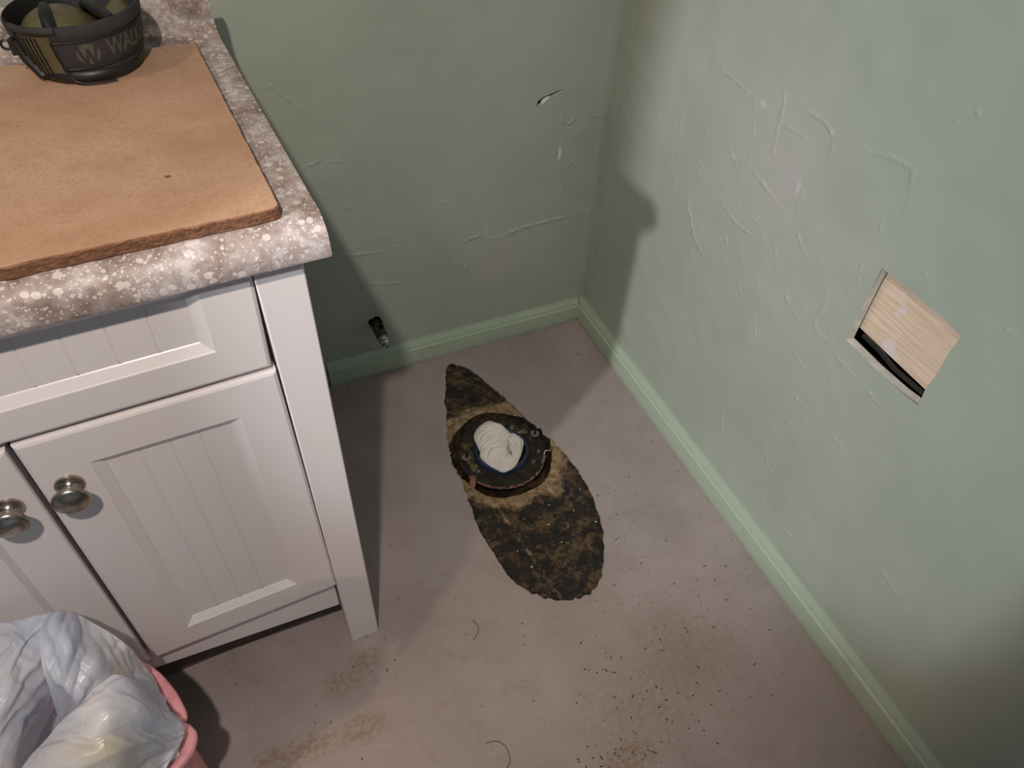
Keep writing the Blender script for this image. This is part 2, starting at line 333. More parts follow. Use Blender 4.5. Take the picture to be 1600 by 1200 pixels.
STR = [[[3.0,1.2,[[-0.6237,0.3345],[-0.605,0.3342],[-0.5675,0.3302],[-0.5295,0.3234],[-0.4802,0.3196]]],[1.5,0.5,[[-0.4697,0.3257],[-0.4294,0.3214]]],[3.5,1.2,[[-0.3166,0.3026],[-0.281,0.306]]],[4.5,1.3,[[-0.2644,0.2989],[-0.2362,0.2921],[-0.1912,0.3028],[-0.1278,0.3063],[-0.0567,0.3086]]],[5,0.6,[[-0.0567,0.3086],[0.0227,0.3095]]],[1.5,0.5,[[-0.236,0.2859],[-0.1544,0.2692],[-0.1252,0.2747]]],[1.5,0.8,[[-0.5719,0.2572],[-0.5225,0.2476],[-0.4665,0.2356],[-0.4398,0.239]]],[2,0.9,[[-0.3784,0.2968],[-0.359,0.3248]]],[1.2,0.4,[[-0.3785,0.2939],[-0.407,0.2521]]],[1.5,0.6,[[-0.5187,0.3549],[-0.496,0.3634],[-0.4859,0.394]]],[2,0.7,[[-0.519,0.3522],[-0.4968,0.3552],[-0.4776,0.3505]]],[2,0.8,[[-0.4865,0.3611],[-0.4678,0.3482]]],[1.5,0.6,[[-0.5477,0.5177],[-0.5308,0.5122],[-0.529,0.4902],[-0.5353,0.4569],[-0.5298,0.4456]]],[2,0.9,[[-0.5616,0.5109],[-0.5736,0.5179],[-0.5741,0.5296],[-0.563,0.5322],[-0.5465,0.5268]]],[1.2,0.4,[[-0.5465,0.5268],[-0.5441,0.5448],[-0.5596,0.5566],[-0.5757,0.5617]]],[2,0.9,[[-0.6141,0.5303],[-0.5971,0.5316],[-0.5814,0.5379]]],[1.3,0.6,[[-0.6013,0.4781],[-0.5854,0.4674],[-0.5718,0.4695],[-0.557,0.4464],[-0.545,0.4335]]],[2,0.7,[[-0.6075,0.4381],[-0.5991,0.4352],[-0.5634,0.4324],[-0.5495,0.4345],[-0.5137,0.4241]]],[1.5,0.4,[[-0.6648,0.6611],[-0.6309,0.6602]]],[1.5,0.5,[[-0.6478,0.6893],[-0.6267,0.6827],[-0.5986,0.6693]]],[2,0.5,[[-0.6143,0.6459],[-0.5934,0.6306],[-0.5875,0.6174]]],[2,0.5,[[-0.5915,0.5927],[-0.5725,0.5831]]],[3,0.5,[[-0.6521,0.6862],[-0.6205,0.6547],[-0.5869,0.6214]]],[2.5,0.6,[[-0.5123,0.6473],[-0.5122,0.6448]]],[2.5,0.6,[[-0.5216,0.5985],[-0.5218,0.5968]]],[3,1,[[-0.3633,0.4037],[-0.3532,0.4037]]],[2.5,0.6,[[-0.4541,0.6696],[-0.4504,0.6651],[-0.4237,0.6546]]],[2,0.5,[[-0.3383,0.6614],[-0.3339,0.6576]]],[2,0.5,[[-0.3649,0.6591],[-0.3616,0.6537]]],[2.2,0.9,[[-0.0781,0.5622],[-0.0724,0.537],[-0.0868,0.5219],[-0.1038,0.5296],[-0.1085,0.5499]]],[1.3,0.7,[[-0.0448,0.5337],[-0.0115,0.5315],[0.0019,0.5178]]],[1.3,0.5,[[-0.0464,0.5453],[-0.0419,0.5322]]],[2,0.8,[[-0.0868,0.3945],[-0.089,0.3605]]],[1.5,0.4,[[-0.0558,0.4466],[-0.0638,0.4426],[-0.0872,0.4252]]],[1.2,0.4,[[-0.4453,0.3836],[-0.4158,0.378]]],[1.2,0.4,[[-0.4393,0.3986],[-0.415,0.3932]]],[2,-0.5,[[-0.3083,0.3303],[-0.2784,0.3173]]],[2,-0.4,[[-0.3349,0.3395],[-0.3245,0.3194]]],[4,0.6,[[-0.3002,0.2925],[-0.3002,0.2298]]],[3,0.5,[[-0.3597,0.2004],[-0.3548,0.1722]]],[1.3,0.4,[[-0.4295,0.3186],[-0.4206,0.2955]]],[1.3,0.6,[[-0.5385,0.2415],[-0.5245,0.228],[-0.5195,0.2008]]],[2.5,0.5,[[-0.0057,0.2462],[-0.0115,0.1943],[0.0048,0.1195]]],[3,0.5,[[-0.0142,0.5128],[-0.0036,0.4036],[-0.0101,0.3228]]],[2,0.7,[[0.0032,0.4358],[-0.0046,0.3693],[-0.0111,0.2859]]],[1.5,0.8,[[-0.5245,0.2433],[-0.4934,0.2369],[-0.4434,0.2311]]],[1.3,0.5,[[-0.5822,0.2464],[-0.5366,0.2395],[-0.5259,0.2292],[-0.5184,0.2048]]],[1.5,0.8,[[-0.3743,0.1221],[-0.3882,0.1046],[-0.4086,0.0945]]],[1.2,0.5,[[-0.4434,0.0638],[-0.4156,0.0856]]],[1.5,0.7,[[-0.4603,0.1057],[-0.4843,0.0998],[-0.4972,0.0986]]],[1.3,0.4,[[-0.4911,0.1211],[-0.4592,0.1217]]]],[[3.5,1.2,[[-0.2927,0.5209],[-0.3122,0.4902],[-0.3443,0.4567],[-0.3777,0.4376]]],[2,0.8,[[-0.3708,0.5677],[-0.3922,0.5501],[-0.4333,0.5384],[-0.4742,0.5429],[-0.5098,0.554]]],[1.2,0.5,[[-0.4205,0.5666],[-0.4784,0.5692]]],[2.5,1,[[-0.4455,0.7687],[-0.4538,0.745],[-0.4554,0.7127],[-0.462,0.6765]]],[1.5,0.5,[[-0.3912,0.7369],[-0.4088,0.691],[-0.4187,0.6441]]],[1.2,0.5,[[-0.2279,0.6466],[-0.2382,0.5938],[-0.2552,0.5225]]],[3,1,[[-0.4959,0.7567],[-0.5348,0.7564],[-0.5558,0.7464],[-0.56,0.7327]]],[2.5,0.8,[[-0.3063,0.7363],[-0.3358,0.7359],[-0.3781,0.7315]]],[1.5,0.6,[[-0.2933,0.7163],[-0.3282,0.7156]]],[2,0.6,[[-0.4623,0.7207],[-0.4992,0.7239],[-0.5265,0.7231]]],[2,0.7,[[-0.4227,0.6355],[-0.4586,0.6277],[-0.4933,0.6201],[-0.5231,0.6132]]],[1.5,0.5,[[-0.5376,0.676],[-0.5403,0.6367],[-0.5466,0.603]]],[2,0.9,[[-0.5543,0.6023],[-0.5731,0.5867],[-0.5912,0.5792]]],[1.5,0.5,[[-0.56,0.7327],[-0.5627,0.704]]],[1.5,0.5,[[-0.6102,0.5893],[-0.6358,0.5794],[-0.6541,0.5701]]],[3,0.5,[[-0.5916,0.7418],[-0.6316,0.762],[-0.6814,0.7667],[-0.6928,0.7434],[-0.6986,0.716]]],[3,0.9,[[-0.6757,0.7679],[-0.6854,0.7668],[-0.6852,0.7604]]],[2.5,0.7,[[-0.6745,0.6969],[-0.6804,0.6769]]],[2,0.8,[[-0.6801,0.6522],[-0.6754,0.6235],[-0.6817,0.6014],[-0.6654,0.5615]]],[2,0.8,[[-0.6421,0.5613],[-0.6484,0.5368],[-0.6448,0.5036],[-0.6492,0.4883],[-0.671,0.4876],[-0.6934,0.4911]]],[3,0.7,[[-0.5787,0.5019],[-0.5883,0.4904]]],[2,0.7,[[-0.5328,0.427],[-0.5551,0.3889]]],[2,0.6,[[-0.5952,0.4367],[-0.5903,0.4048]]],[2,0.6,[[-0.6215,0.4319],[-0.6547,0.4201],[-0.6872,0.4156]]],[2,0.8,[[-0.6922,0.4805],[-0.7379,0.4771],[-0.7512,0.4767]]],[1.2,0.4,[[-0.1324,0.6797],[-0.1508,0.613],[-0.2005,0.5818],[-0.2292,0.5341]]],[2,0.7,[[-0.3698,0.6409],[-0.3848,0.6267],[-0.4121,0.6407]]],[2,0.6,[[-0.4565,0.6319],[-0.4771,0.6217]]],[2.5,0.5,[[-0.2552,0.5225],[-0.2524,0.5016]]],[1.5,0.7,[[-0.0418,0.5655],[-0.0854,0.5466]]],[2,0.6,[[-0.3043,0.6477],[-0.3082,0.6162]]],[2,0.6,[[-0.3023,0.5843],[-0.3242,0.578],[-0.2897,0.5413]]],[2,0.7,[[-0.7202,0.8541],[-0.7252,0.8529]]],[2.5,0.7,[[-0.8736,0.6744],[-0.8917,0.6756]]],[2,0.5,[[-0.7017,0.8351],[-0.7078,0.836]]],[2.5,0.6,[[-0.7055,0.8031],[-0.7055,0.8069]]],[2,0.7,[[-0.7568,0.6705],[-0.764,0.667]]],[1.3,1,[[-0.6739,0.1263],[-0.7204,0.1181],[-0.7997,0.12]]],[1.3,0.6,[[-0.6331,0.2524],[-0.6832,0.1951],[-0.7492,0.1861],[-0.8087,0.1831]]],[1.3,0.6,[[-0.6371,0.3602],[-0.6996,0.3627],[-0.7508,0.3647]]],[1.5,0.7,[[-0.7577,0.4765],[-0.7982,0.4713]]],[1.5,0.8,[[-0.9271,0.2466],[-0.97,0.2342]]],[1.2,0.5,[[-0.6295,0.3063],[-0.7328,0.3135]]],[1.3,0.5,[[-0.7508,0.3647],[-0.788,0.3614]]],[2,0.6,[[-0.5305,0.2575],[-0.5519,0.1738],[-0.5791,0.1285]]],[1.2,0.4,[[-0.9816,0.2306],[-1.0045,0.2237]]],[1.5,0.4,[[-0.7811,0.423],[-0.7941,0.423]]]]]

rs = random.Random(3)
for k in range(70):      # short sanding and taping marks beside the corner, on the right wall
    z = rs.uniform(.12, .72); y = -rs.uniform(.008, .07+.04*z); L = rs.uniform(.008, .025)
    STR[1].append([rs.uniform(1.2, 2), rs.uniform(.2, .55), [[y, z], [y-L*.8, z-L*.5]]])
for k in range(40):
    z = rs.uniform(.12, .72); x = -rs.uniform(.006, .03); L = rs.uniform(.006, .014)
    STR[0].append([1.6, rs.uniform(.2, .5), [[x, z], [x-L, z-L*rs.uniform(-.5, 1)]]])
for k in range(110):     # long trowel drags over the patched part of the right wall
    z = rs.gauss(.50, .12); y = rs.gauss(-.47, .13); L = rs.uniform(.015, .07); a_ = rs.gauss(-.75, .18)
    STR[1].append([rs.uniform(1.2, 1.8), rs.uniform(.1, .32), [[y, z], [y-L*math.cos(a_), z+L*math.sin(a_)]]])
for k in range(26):
    z = rs.gauss(.32, .07); x = rs.gauss(-.50, .08); L = rs.uniform(.006, .02); a_ = rs.uniform(0, 6.28)
    STR[0].append([1.6, rs.uniform(.2, .5), [[x, z], [x+L*math.cos(a_), z+L*math.sin(a_)]]])

SLIT = [[-0.1669, 0.5655], [-0.1614, 0.5801], [-0.1507, 0.5869], [-0.1383, 0.5897], [-0.1257, 0.5926], [-0.1097, 0.5968], [-0.1121, 0.5897], [-0.125, 0.5851], [-0.1376, 0.5822], [-0.1438, 0.5775], [-0.1495, 0.5718], [-0.1584, 0.5685]]
VH = [[-0.5386, 0.1464], [-0.533, 0.154], [-0.5262, 0.1535], [-0.5212, 0.158], [-0.5136, 0.156], [-0.5096, 0.1483], [-0.5054, 0.1357], [-0.508, 0.122], [-0.517, 0.1146], [-0.5267, 0.1185], [-0.534, 0.130]]
HOLE = [[-0.7061, 0.6409], [-0.735, 0.6412], [-0.7698, 0.6404], [-0.79, .6386], [-0.8083, 0.6381], [-0.822, .6362], [-0.8379, 0.6348], [-0.8367, 0.6058], [-0.8378, .589], [-0.839, 0.5685], [-0.8373, 0.5461], [-0.8395, .532], [-0.8416, 0.5187], [-0.8112, 0.5150], [-0.7642, 0.5138], [-0.7068, 0.5164], [-0.7055, 0.5753], [-0.7052, 0.6142]]
def g2(u, v, c, s): return np.exp(-((u-c[0])/s[0])**2-((v-c[1])/s[1])**2)
def H_back(u, v):
    H = .0009*smooth_noise(u+9, v+9, 7, 11)+.0003*smooth_noise(u+9, v+9, 28, 12); strokes_height(u, v, STR[0], H)
    H += .0008*np.exp(-((u+.012)/.010)**2)*(1+.35*smooth_noise(u+9, v+9, 40, 13)); return H
def H_right(u, v):
    H = .0011*smooth_noise(u+9, v+9, 6, 21)+.0004*smooth_noise(u+9, v+9, 26, 22); strokes_height(u, v, STR[1], H); return H
def chipB(u, v):
    c = np.zeros_like(u)
    for x, z, a, b in ((-.1035, .4640, .0022, .010), (-.105, .455, .0015, .004)): c = np.maximum(c, g2(u, v, (x, z), (a, b))*1.6)
    for x, z, a, b in ((-.262, .318, .004, .018), (-.262, .29, .003, .012), (-.314, .236, .003, .010), (-.299, .226, .002, .004), (-.262, .335, .006, .003), (-.335, .255, .003, .003), (-.40, .19, .004, .003), (-.35, .17, .004, .003)): c = np.maximum(c, g2(u, v, (x, z), (a, b))*.35*(.6+.6*smooth_noise(u+9, v+9, 300, 5)))
    return np.clip(c, 0, 1)
def patchB(u, v): return np.clip(.55*g2(u, v, (-.24, .26), (.07, .10))+.4*g2(u, v, (-.09, .45), (.05, .10)), 0, 1)
def chipR(u, v):
    c = np.zeros_like(u)
    for y, z, a, b in ((-.4135, .731, .006, .004), (-.53, .66, .003, .010)): c = np.maximum(c, g2(u, v, (y, z), (a, b))*.35)
    return c
def patchR(u, v): return np.clip(.8*g2(u, v, (-.50, .675), (.05, .045))+.5*g2(u, v, (-.20, .73), (.10, .06))+.4*g2(u, v, (-.44, .62), (.12, .05))+.35*g2(u, v, (-.62, .622), (.08, .04)), 0, 1)

wb = sheet_grid('wall_back', lines(-1.72, .012, -.735, 0, .0017, .06), lines(0, 2.4, .05, .98, .0018, .08), lambda u, v, h: (u, -h*(u < .001), v), [SLIT, VH], M['wall_back'], H_back, {'chip': chipB, 'patch': patchB}, flip=True)
tag(wb, kind='structure')
wr = sheet_grid('wall_right', lines(-2.6, 0, -1.23, 0, .0019, .08), lines(0, 2.4, .05, 1.0, .0019, .08), lambda u, v, h: (rwx(u)-h, u, v), [HOLE], M['wall_right'], H_right, {'chip': chipR, 'patch': patchR})
tag(wr, kind='structure')
def lining(name, poly, to3, depth, mats, parent, fm=None, jag=0):
    n = len(poly); V = [to3(a, b, 0) for a, b in poly]+[to3(a, b, depth) for a, b in poly]
    o = obj(name, V, [(i, (i+1) % n, n+(i+1) % n, n+i) for i in range(n)], mats, parent, fm=fm); return fix(o)
fmh = [1 if (0 <= i <= 12) else 0 for i in range(len(HOLE))]; fmh[12] = 0
lining('plaster_edge', HOLE, lambda a, b, d: (rwx(a)+d, a, b), .0135, [M['plaster'], M['brown_edge']], wr, fmh)
lining('plaster_edge', SLIT, lambda a, b, d: (a, d, b), .010, [M['plaster']], wb)
lining('plaster_edge', VH, lambda a, b, d: (a, d, b), .012, [M['plaster']], wb)
# closed cavities behind the openings
def cavity(name, x0, x1, y0, y1, z0, z1, openf, parent):
    V = [(x, y, z) for x in (x0, x1) for y in (y0, y1) for z in (z0, z1)]
    F = {'x0': (0, 1, 3, 2), 'x1': (4, 6, 7, 5), 'y0': (0, 4, 5, 1), 'y1': (2, 3, 7, 6), 'z0': (0, 2, 6, 4), 'z1': (1, 5, 7, 3)}
    return obj(name, V, [f for k, f in F.items() if k != openf], M['void'], parent)
cavity('stud_bay', -.2, -.06, .0102, .09, .52, .64, 'y0', wb)
cavity('stud_bay', -.57, -.47, .0122, .09, .08, .19, 'y0', wb)
cavity('stud_bay', .0, .10, -.90, -.64, .46, .70, 'x0', wr)
# flap of loose drywall inside the slit
mb = MB(); mb.tube([(-.150, .0075, .572), (-.144, .006, .577), (-.137, .006, .5795), (-.130, .0075, .580)], [.003, .0055, .0055, .003], 10)
tag(mb.build('plaster_crumb', M['white_paint'], None), 'white plaster lump showing inside the torn slit in the back wall', 'plaster')
# plywood behind the square hole (its lower edge leaves a dark gap)
mb = MB(); Vp = [(.0, -.700, .5285), (0, -.700, .700), (0, -.856, .700), (0, -.856, .5225)]
mb.add([(rwx(y)+.0230, y, z) for _, y, z in Vp]+[(rwx(y)+.042, y, z) for _, y, z in Vp], [(0, 1, 2, 3), (7, 6, 5, 4), (0, 3, 7, 4), (0, 4, 5, 1), (1, 5, 6, 2), (2, 6, 7, 3)])
pw = mb.build('plywood_backing', M['ply'], None, 20); tag(pw, 'bare plywood seen through the square hole cut in the right wall', 'plywood')
mb = MB(); mb.tube([(rwx(-.72)+.017, -.716, .528), (rwx(-.75)+.016, -.75, .527), (rwx(-.78)+.015, -.78, .5225), (rwx(-.83)+.017, -.832, .5215)], .0032, 8)
tag(mb.build('electrical_cable', M['rubber'], None), 'thin black cable in the gap along the bottom of the square wall hole', 'cable')

# floor with the bare oval
OUT = [[-0.365, -0.046], [-0.332, -0.082], [-0.303, -0.165], [-0.287, -0.218], [-0.27, -0.282], [-0.247, -0.36], [-0.237, -0.438], [-0.241, -0.505], [-0.256, -0.572], [-0.28, -0.623], [-0.311, -0.668], [-0.342, -0.689], [-0.375, -0.69], [-0.408, -0.679], [-0.44, -0.652], [-0.465, -0.61], [-0.473, -0.557], [-0.479, -0.494], [-0.474, -0.433], [-0.469, -0.376], [-0.469, -0.315], [-0.453, -0.246], [-0.429, -0.177], [-0.402, -0.103], [-.385, -.062]]
def catmull(P, k):
    n = len(P); o = []
    for i in range(n):
        a, b, c, d = [np.array(P[(i+j) % n]) for j in (-1, 0, 1, 2)]
        for s in range(k):
            t_ = s/k; o.append(list(.5*((2*b)+(c-a)*t_+(2*a-5*b+4*c-d)*t_**2+(3*b-a-3*c+d)*t_**3)))
    return o
OV = catmull(OUT, 12)
cxo, cyo = -.36, -.38
for i, p_ in enumerate(OV):
    rough = .0024 if p_[1] > -.36 else .0009
    dx, dy = p_[0]-cxo, p_[1]-cyo; L = math.hypot(dx, dy); k = rs.gauss(0, rough)+.0012*math.sin(i*.9); p_[0] += dx/L*k; p_[1] += dy/L*k
fl = sheet_grid('floor', lines(-1.75, .03, -.50, -.21, .0022, .07), lines(-2.6, .01, -.715, -.02, .0022, .07), lambda u, v, h: (u, v, h), [OV], M['floor'])
tag(fl, kind='structure')
lining('vinyl_edge', OV, lambda a, b, d: (a, b, -d), .0026, [M['vinyl_edge']], fl)
FC = (-.364, -.333)
CAV = [(FC[0]+(.107+.004*math.sin(3*a+1)+rs.gauss(0, .0013))*math.cos(a), FC[1]+(.114+.003*math.sin(5*a))*math.sin(a)) for a in [2*PI*k/90 for k in range(90)]]
def tanmask(u, v):
    dx, dy = (u-FC[0])/.107, (v-FC[1])/.114; r = np.hypot(dx, dy); t_ = .95*np.exp(-((r-1.05)/.30)**2)
    t_ = np.maximum(t_, .85*np.exp(-((v+.215)/.030)**2))
    t_ = np.maximum(t_, .75*g2(u, v, (-.30, -.455), (.055, .045)))
    t_ = np.maximum(t_, .5*g2(u, v, (-.33, -.645), (.08, .022)))
    d = np.abs((u+.425)*.98+(v+.46)*.12); t_ = np.maximum(t_, .62*np.exp(-(d/.009)**2)*(v < -.42))
    return t_*(1-.75*g2(u, v, (-.345, -.475), (.018, .012)))-.14
def H_sub(u, v):
    h = -.0030+.0009*smooth_noise(u+9, v+9, 60, 31)+.0006*smooth_noise(u+9, v+9, 150, 32)+.0018*np.exp(-((np.hypot((u-FC[0])/.107, (v-FC[1])/.114)-1.12)/.07)**2)*(1+.5*smooth_noise(u+9, v+9, 45, 33))
    cx_, cy_ = -.36, -.38; ins = inside(cx_+(u-cx_)*1.05, cy_+(v-cy_)*1.03, OV); return np.where(ins, h, np.minimum(h, -.0030))
sf = sheet_grid('floor_1', lines(-.52, -.19, -.50, -.21, .0022, .03), lines(-.74, .0, -.715, -.02, .0022, .03), lambda u, v, h: (u, v, h), [CAV], M['subfloor'], H_sub, {'tan': tanmask})
sf.name = 'subfloor'; tag(sf, kind='structure')
n = len(CAV); V = [(a, b, -.002) for a, b in CAV]+[(FC[0]+(a-FC[0])*.97, FC[1]+(b-FC[1])*.97, -.045) for a, b in CAV]+[(*FC, -.045)]
obj('flange_recess', V, [(i, (i+1) % n, n+(i+1) % n, n+i) for i in range(n)]+[(n+i, n+(i+1) % n, 2*n) for i in range(n)], M['cavity'], sf, True)

# left wall with the doorway, out of view; jambs placed to shape the hall light
mb = MB(); mb.box(-1.80, -1.18, 0, -1.72, 0, 2.4); mb.box(-1.80, -2.6, 0, -1.72, -1.635, 2.4); mb.box(-1.80, -1.635, 2.1, -1.72, -1.18, 2.4)
wl = mb.build('wall_left', M['trim'], None); tag(wl, kind='structure')

# baseboards
H = .0647; TB = .016
BP = [(0, 0), (TB-.001, 0), (TB, .002), (TB+.0008, .016), (TB, .032), (TB-.001, .044), (TB-.005, .0465), (TB-.0045, .050), (TB-.0070, .053), (TB-.0080, .057), (TB-.0115, .0605), (TB-.0125, H), (0, H)]
def base_back(name, x0, x1, off=0):
    V, F = extrude_profile([(x0, -d-off, z) for d, z in BP], [(x1, -d-off, z) for d, z in BP]); o = obj(name, V, F, M['trim']); fix(o, 50); tag(o, kind='structure'); return o
base_back('baseboard_back', -.643, -TB*.9)
base_back('trim_1', -1.72, -.645, -.0035)
V, F = extrude_profile([(rwx(0)-d, 0, z) for d, z in BP], [(rwx(-2.6)-d, -2.6, z) for d, z in BP]); o = obj('baseboard_right', V, F, M['trim']); fix(o, 50); tag(o, kind='structure')

# ------------------------------------------------------------------ vanity cabinet (local frame: x right, y into the wall, z up, front of doors at y=0)
CX, CY, CA = -.7137, -.6088, math.radians(2.6342)
cab = empty('vanity_cabinet', (CX, CY, 0), CA)
tag(cab, 'cream beadboard vanity cabinet with a square corner leg beneath the speckled countertop', 'cabinet')
mb = MB()
mb.box(-.92, .019, .150, -.3095, .040, .778); mb.box(-.2935, .019, .150, -.050, .040, .778)       # face frame plane
mb.box(-.92, .040, .150, -.046, .47, .168)       # bottom
mb.box(-.064, .040, .107, -.0475, .478, .778)        # right side behind leg
mb.box(-.92, .040, .05, -.902, .478, .778)
mb.build('carcass', M['cab'], cab, 30)
mb = MB(); V = [(-.92, .020, .175), (-.312, .020, .1405), (-.0485, .020, .105), (-.0485, .020, .19), (-.92, .020, .20)]
mb.add([(x, .017, z) for x, y, z in V]+[(x, .034, z) for x, y, z in V], [(0, 1, 2, 3, 4), (9, 8, 7, 6, 5)]+[(i, 5+i, 5+(i+1) % 5, (i+1) % 5) for i in range(5)])
bevel(mb.build('bottom_rail', M['cab'], cab, 30), .0015)
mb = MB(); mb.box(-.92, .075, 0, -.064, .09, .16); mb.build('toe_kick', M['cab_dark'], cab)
mb = MB(); mb.box(-.3094, .022, .155, -.2936, .038, .777); mb.build('centre_gap_shade_strip', M['void'], cab)  # added dark strip paints in the shade of the gap between the doors
mb = MB(); mb.box(-.0465, 0, 0, 0, .045, .7785); mb.box(-.016, .04, 0, -.0005, .482, .7785); bevel(mb.build('leg', M['cab'], cab, 30), .0018, 3)

def lerp2(Q, s, t_):     # Q = TL,TR,BR,BL in (x,z); s left->right, t top->bottom
    a = Vector(Q[0]).lerp(Vector(Q[1]), s); b = Vector(Q[3]).lerp(Vector(Q[2]), s); return a.lerp(b, t_)
def panel_front(name, Q, P, grooves, parent, depth=.0075):
    """frame-and-panel front; Q outer corners, P inner corners, beadboard grooves in the recessed panel"""
    Q = [Vector(q) for q in Q]; P = [Vector(q) for q in P]; mb = MB(); c0 = sum(Q, Vector((0, 0)))/4
    def ring(A, ya, B, yb): mb.add([(a.x, ya, a.y) for a in A]+[(b.x, yb, b.y) for b in B], [(i, (i+1) % 4, 4+(i+1) % 4, 4+i) for i in range(4)])
    def inset(A, d):
        c = sum(A, Vector((0, 0)))/4; return [a+Vector((d if a.x < c.x else -d, d if a.y < c.y else -d)) for a in A]
    back = Q; ring(back, .0185, Q, .004); e1 = inset(Q, .0012); ring(Q, .004, e1, .0012); e2 = inset(Q, .004); ring(e1, .0012, e2, 0)
    ring(e2, 0, P, 0); p1 = inset(P, .0015); ring(P, 0, p1, .0012); p2 = inset(P, .0105); ring(p1, .0012, p2, depth-.001); p3 = inset(P, .0115); ring(p2, depth-.001, p3, depth)
    us = [0.0]; ys = [0]; w_ = (p3[1]-p3[0]).length
    for g in grooves: us += [g-.0016/w_, g, g+.0016/w_]; ys += [0, .0010, 0]
    us.append(1.0); ys.append(0); V = []
    for u_, y_ in zip(us, ys):
        a = lerp2(p3, u_, 0); b = lerp2(p3, u_, 1); V += [(a.x, depth+y_, a.y), (b.x, depth+y_, b.y)]
    mb.add(V, [(2*i, 2*i+2, 2*i+3, 2*i+1) for i in range(len(us)-1)])
    mb.add([(q.x, .0185, q.y) for q in Q], [(0, 1, 2, 3)])
    return mb.build(name, M['cab'], parent, 28)
KP = [(.0135, 0), (.0135, .0015), (.0128, .0028), (.0100, .0034), (.0085, .0045), (.0062, .0065), (.0056, .010), (.0062, .0135), (.0095, .0165), (.0150, .0185), (.0172, .0212), (.0170, .0240), (.0145, .0262), (.0140, .0262), (.0125, .0268), (.0090, .0285), (.0045, .0293), (.0, .0295)]
def knob(x, z, parent):
    mb = MB(); Mx = Matrix.Translation((x, 0, z)) @ Matrix.Rotation(PI/2, 4, 'X'); mb.lathe(KP, 40, Mx); o = mb.build('knob', M['nickel'], parent, 45); o['label'] = 'round brushed nickel knob'; return o
dr = panel_front('door', [(-.292, .6445), (-.0485, .6445), (-.0465, .1935), (-.302, .1955)], [(-.242, .597), (-.096, .595), (-.098, .239), (-.247, .24)], [.26, .50, .74], cab); knob(-.268, .576, dr)
dl = panel_front('door', [(-.545, .642), (-.2975, .642), (-.3065, .1945), (-.555, .1955)], [(-.495, .595), (-.349, .595), (-.358, .240), (-.505, .24)], [.26, .50, .74], cab); knob(-.324, .570, dl)
d3 = panel_front('door', [(-.800, .642), (-.549, .642), (-.559, .1955), (-.81, .1955)], [(-.75, .595), (-.60, .595), (-.61, .24), (-.76, .24)], [.26, .50, .74], cab)
panel_front('drawer_front', [(-.80, .7775), (-.0465, .7775), (-.0515, .6515), (-.80, .6495)], [(-.75, .7695), (-.096, .7695), (-.098, .6905), (-.75, .684)], [i/18 for i in range(1, 18)], cab)

# ------------------------------------------------------------------ countertop
ca, sa = math.cos(CA), math.sin(CA)
def cab2w(x, y, z): return Vector((CX+x*ca-y*sa, CY+x*sa+y*ca, z))
PF = [(.30, .7800), (-.006, .7795), (-.0160, .7790), (-.0188, .7800), (-.0200, .7830), (-.0202, .790), (-.0195, .7965), (-.0170, .8030), (-.0130, .8085), (-.0075, .8125), (-.001, .8155), (.006, .8165), (.014, .8162), (.024, .8152), (.034, .815), (.08, .815), (.16, .815), (.23, .815), (.32, .815), (.39, .815),
      (.418, .815), (.432, .8155), (.445, .8170), (.455, .8205), (.4620, .826), (.4660, .834), (.4675, .844), (.4678, .852), (.4692, .8585), (.474, .8625), (.483, .863), (.4875, .8615), (.4885, .7800)]
ss = list(np.linspace(-.98, .0235, 130)); V = []; nP = len(PF)
for s in ss: V += [cab2w(s, a, z) for a, z in PF]
F = [(i*nP+j, (i+1)*nP+j, (i+1)*nP+(j+1) % nP, i*nP+(j+1) % nP) for i in range(len(ss)-1) for j in range(nP)]
F += [tuple(range(nP)), tuple(range((len(ss)-1)*nP, len(ss)*nP))[::-1]]
ct = obj('countertop', V, F, M['lam']); fix(ct, 40); tag(ct, 'speckled grey-brown laminate countertop with curved backsplash on the cream cabinet', 'countertop')
at = ct.data.attributes.new('grime', 'FLOAT', 'POINT')
gr = [0.0]*len(V)
for k, v in enumerate(V):
    gr[k] = (.85*math.exp(-((v.z-.836)/.013)**2) if v.z > .8165 and (v.y-CY) > .38 else 0)
    for c_, r_ in (((-.955, -.28, .815), .05), ((-.92, -.24, .815), .06), ((-.704, -.285, .815), .010)):
        gr[k] = max(gr[k], .7*math.exp(-((v-Vector(c_)).length/r_)**2) if v.z > .81 else 0)
at.data.foreach_set('value', gr)

# ------------------------------------------------------------------ board
def rag_edge(n, a, b, amp, f):
    return [Vector(a).lerp(Vector(b), i/n)+Vector((rs.gauss(0, amp), rs.gauss(0, amp))) for i in range(n)]
CR = [(-.66, .050), (-.0085, .0545)]
pts = rag_edge(60, (-.66, -.0015), (-.017, -.0010), .0005, 1)+[Vector(p_) for p_ in ((-.0150, -.0004), (-.0108, .0022), (-.0090, .0075), (-.0095, .0100))]+rag_edge(45, (-.0090, .013), (-.0105, .396), .00022, 1)+rag_edge(10, (-.0115, .3975), (-.66, .4055), .0003, 1)
zb, zt = .8172, .8288
n = len(pts); V = [cab2w(p_.x, p_.y+.001, zb) for p_ in pts]+[cab2w(p_.x*1.0, p_.y, zt-.0012) for p_ in pts]+[cab2w(p_.x-.0012*(1 if p_.x > -.3 else -1), p_.y+(.0012 if p_.y < .3 else -.0012), zt) for p_ in pts]
F = [tuple(range(n))[::-1]]+[(i, (i+1) % n, n+(i+1) % n, n+i) for i in range(n)]+[(n+i, n+(i+1) % n, 2*n+(i+1) % n, 2*n+i) for i in range(n)]+[tuple(range(2*n, 3*n))]
fm = [1]+[1]*n+[1]*n+[0]
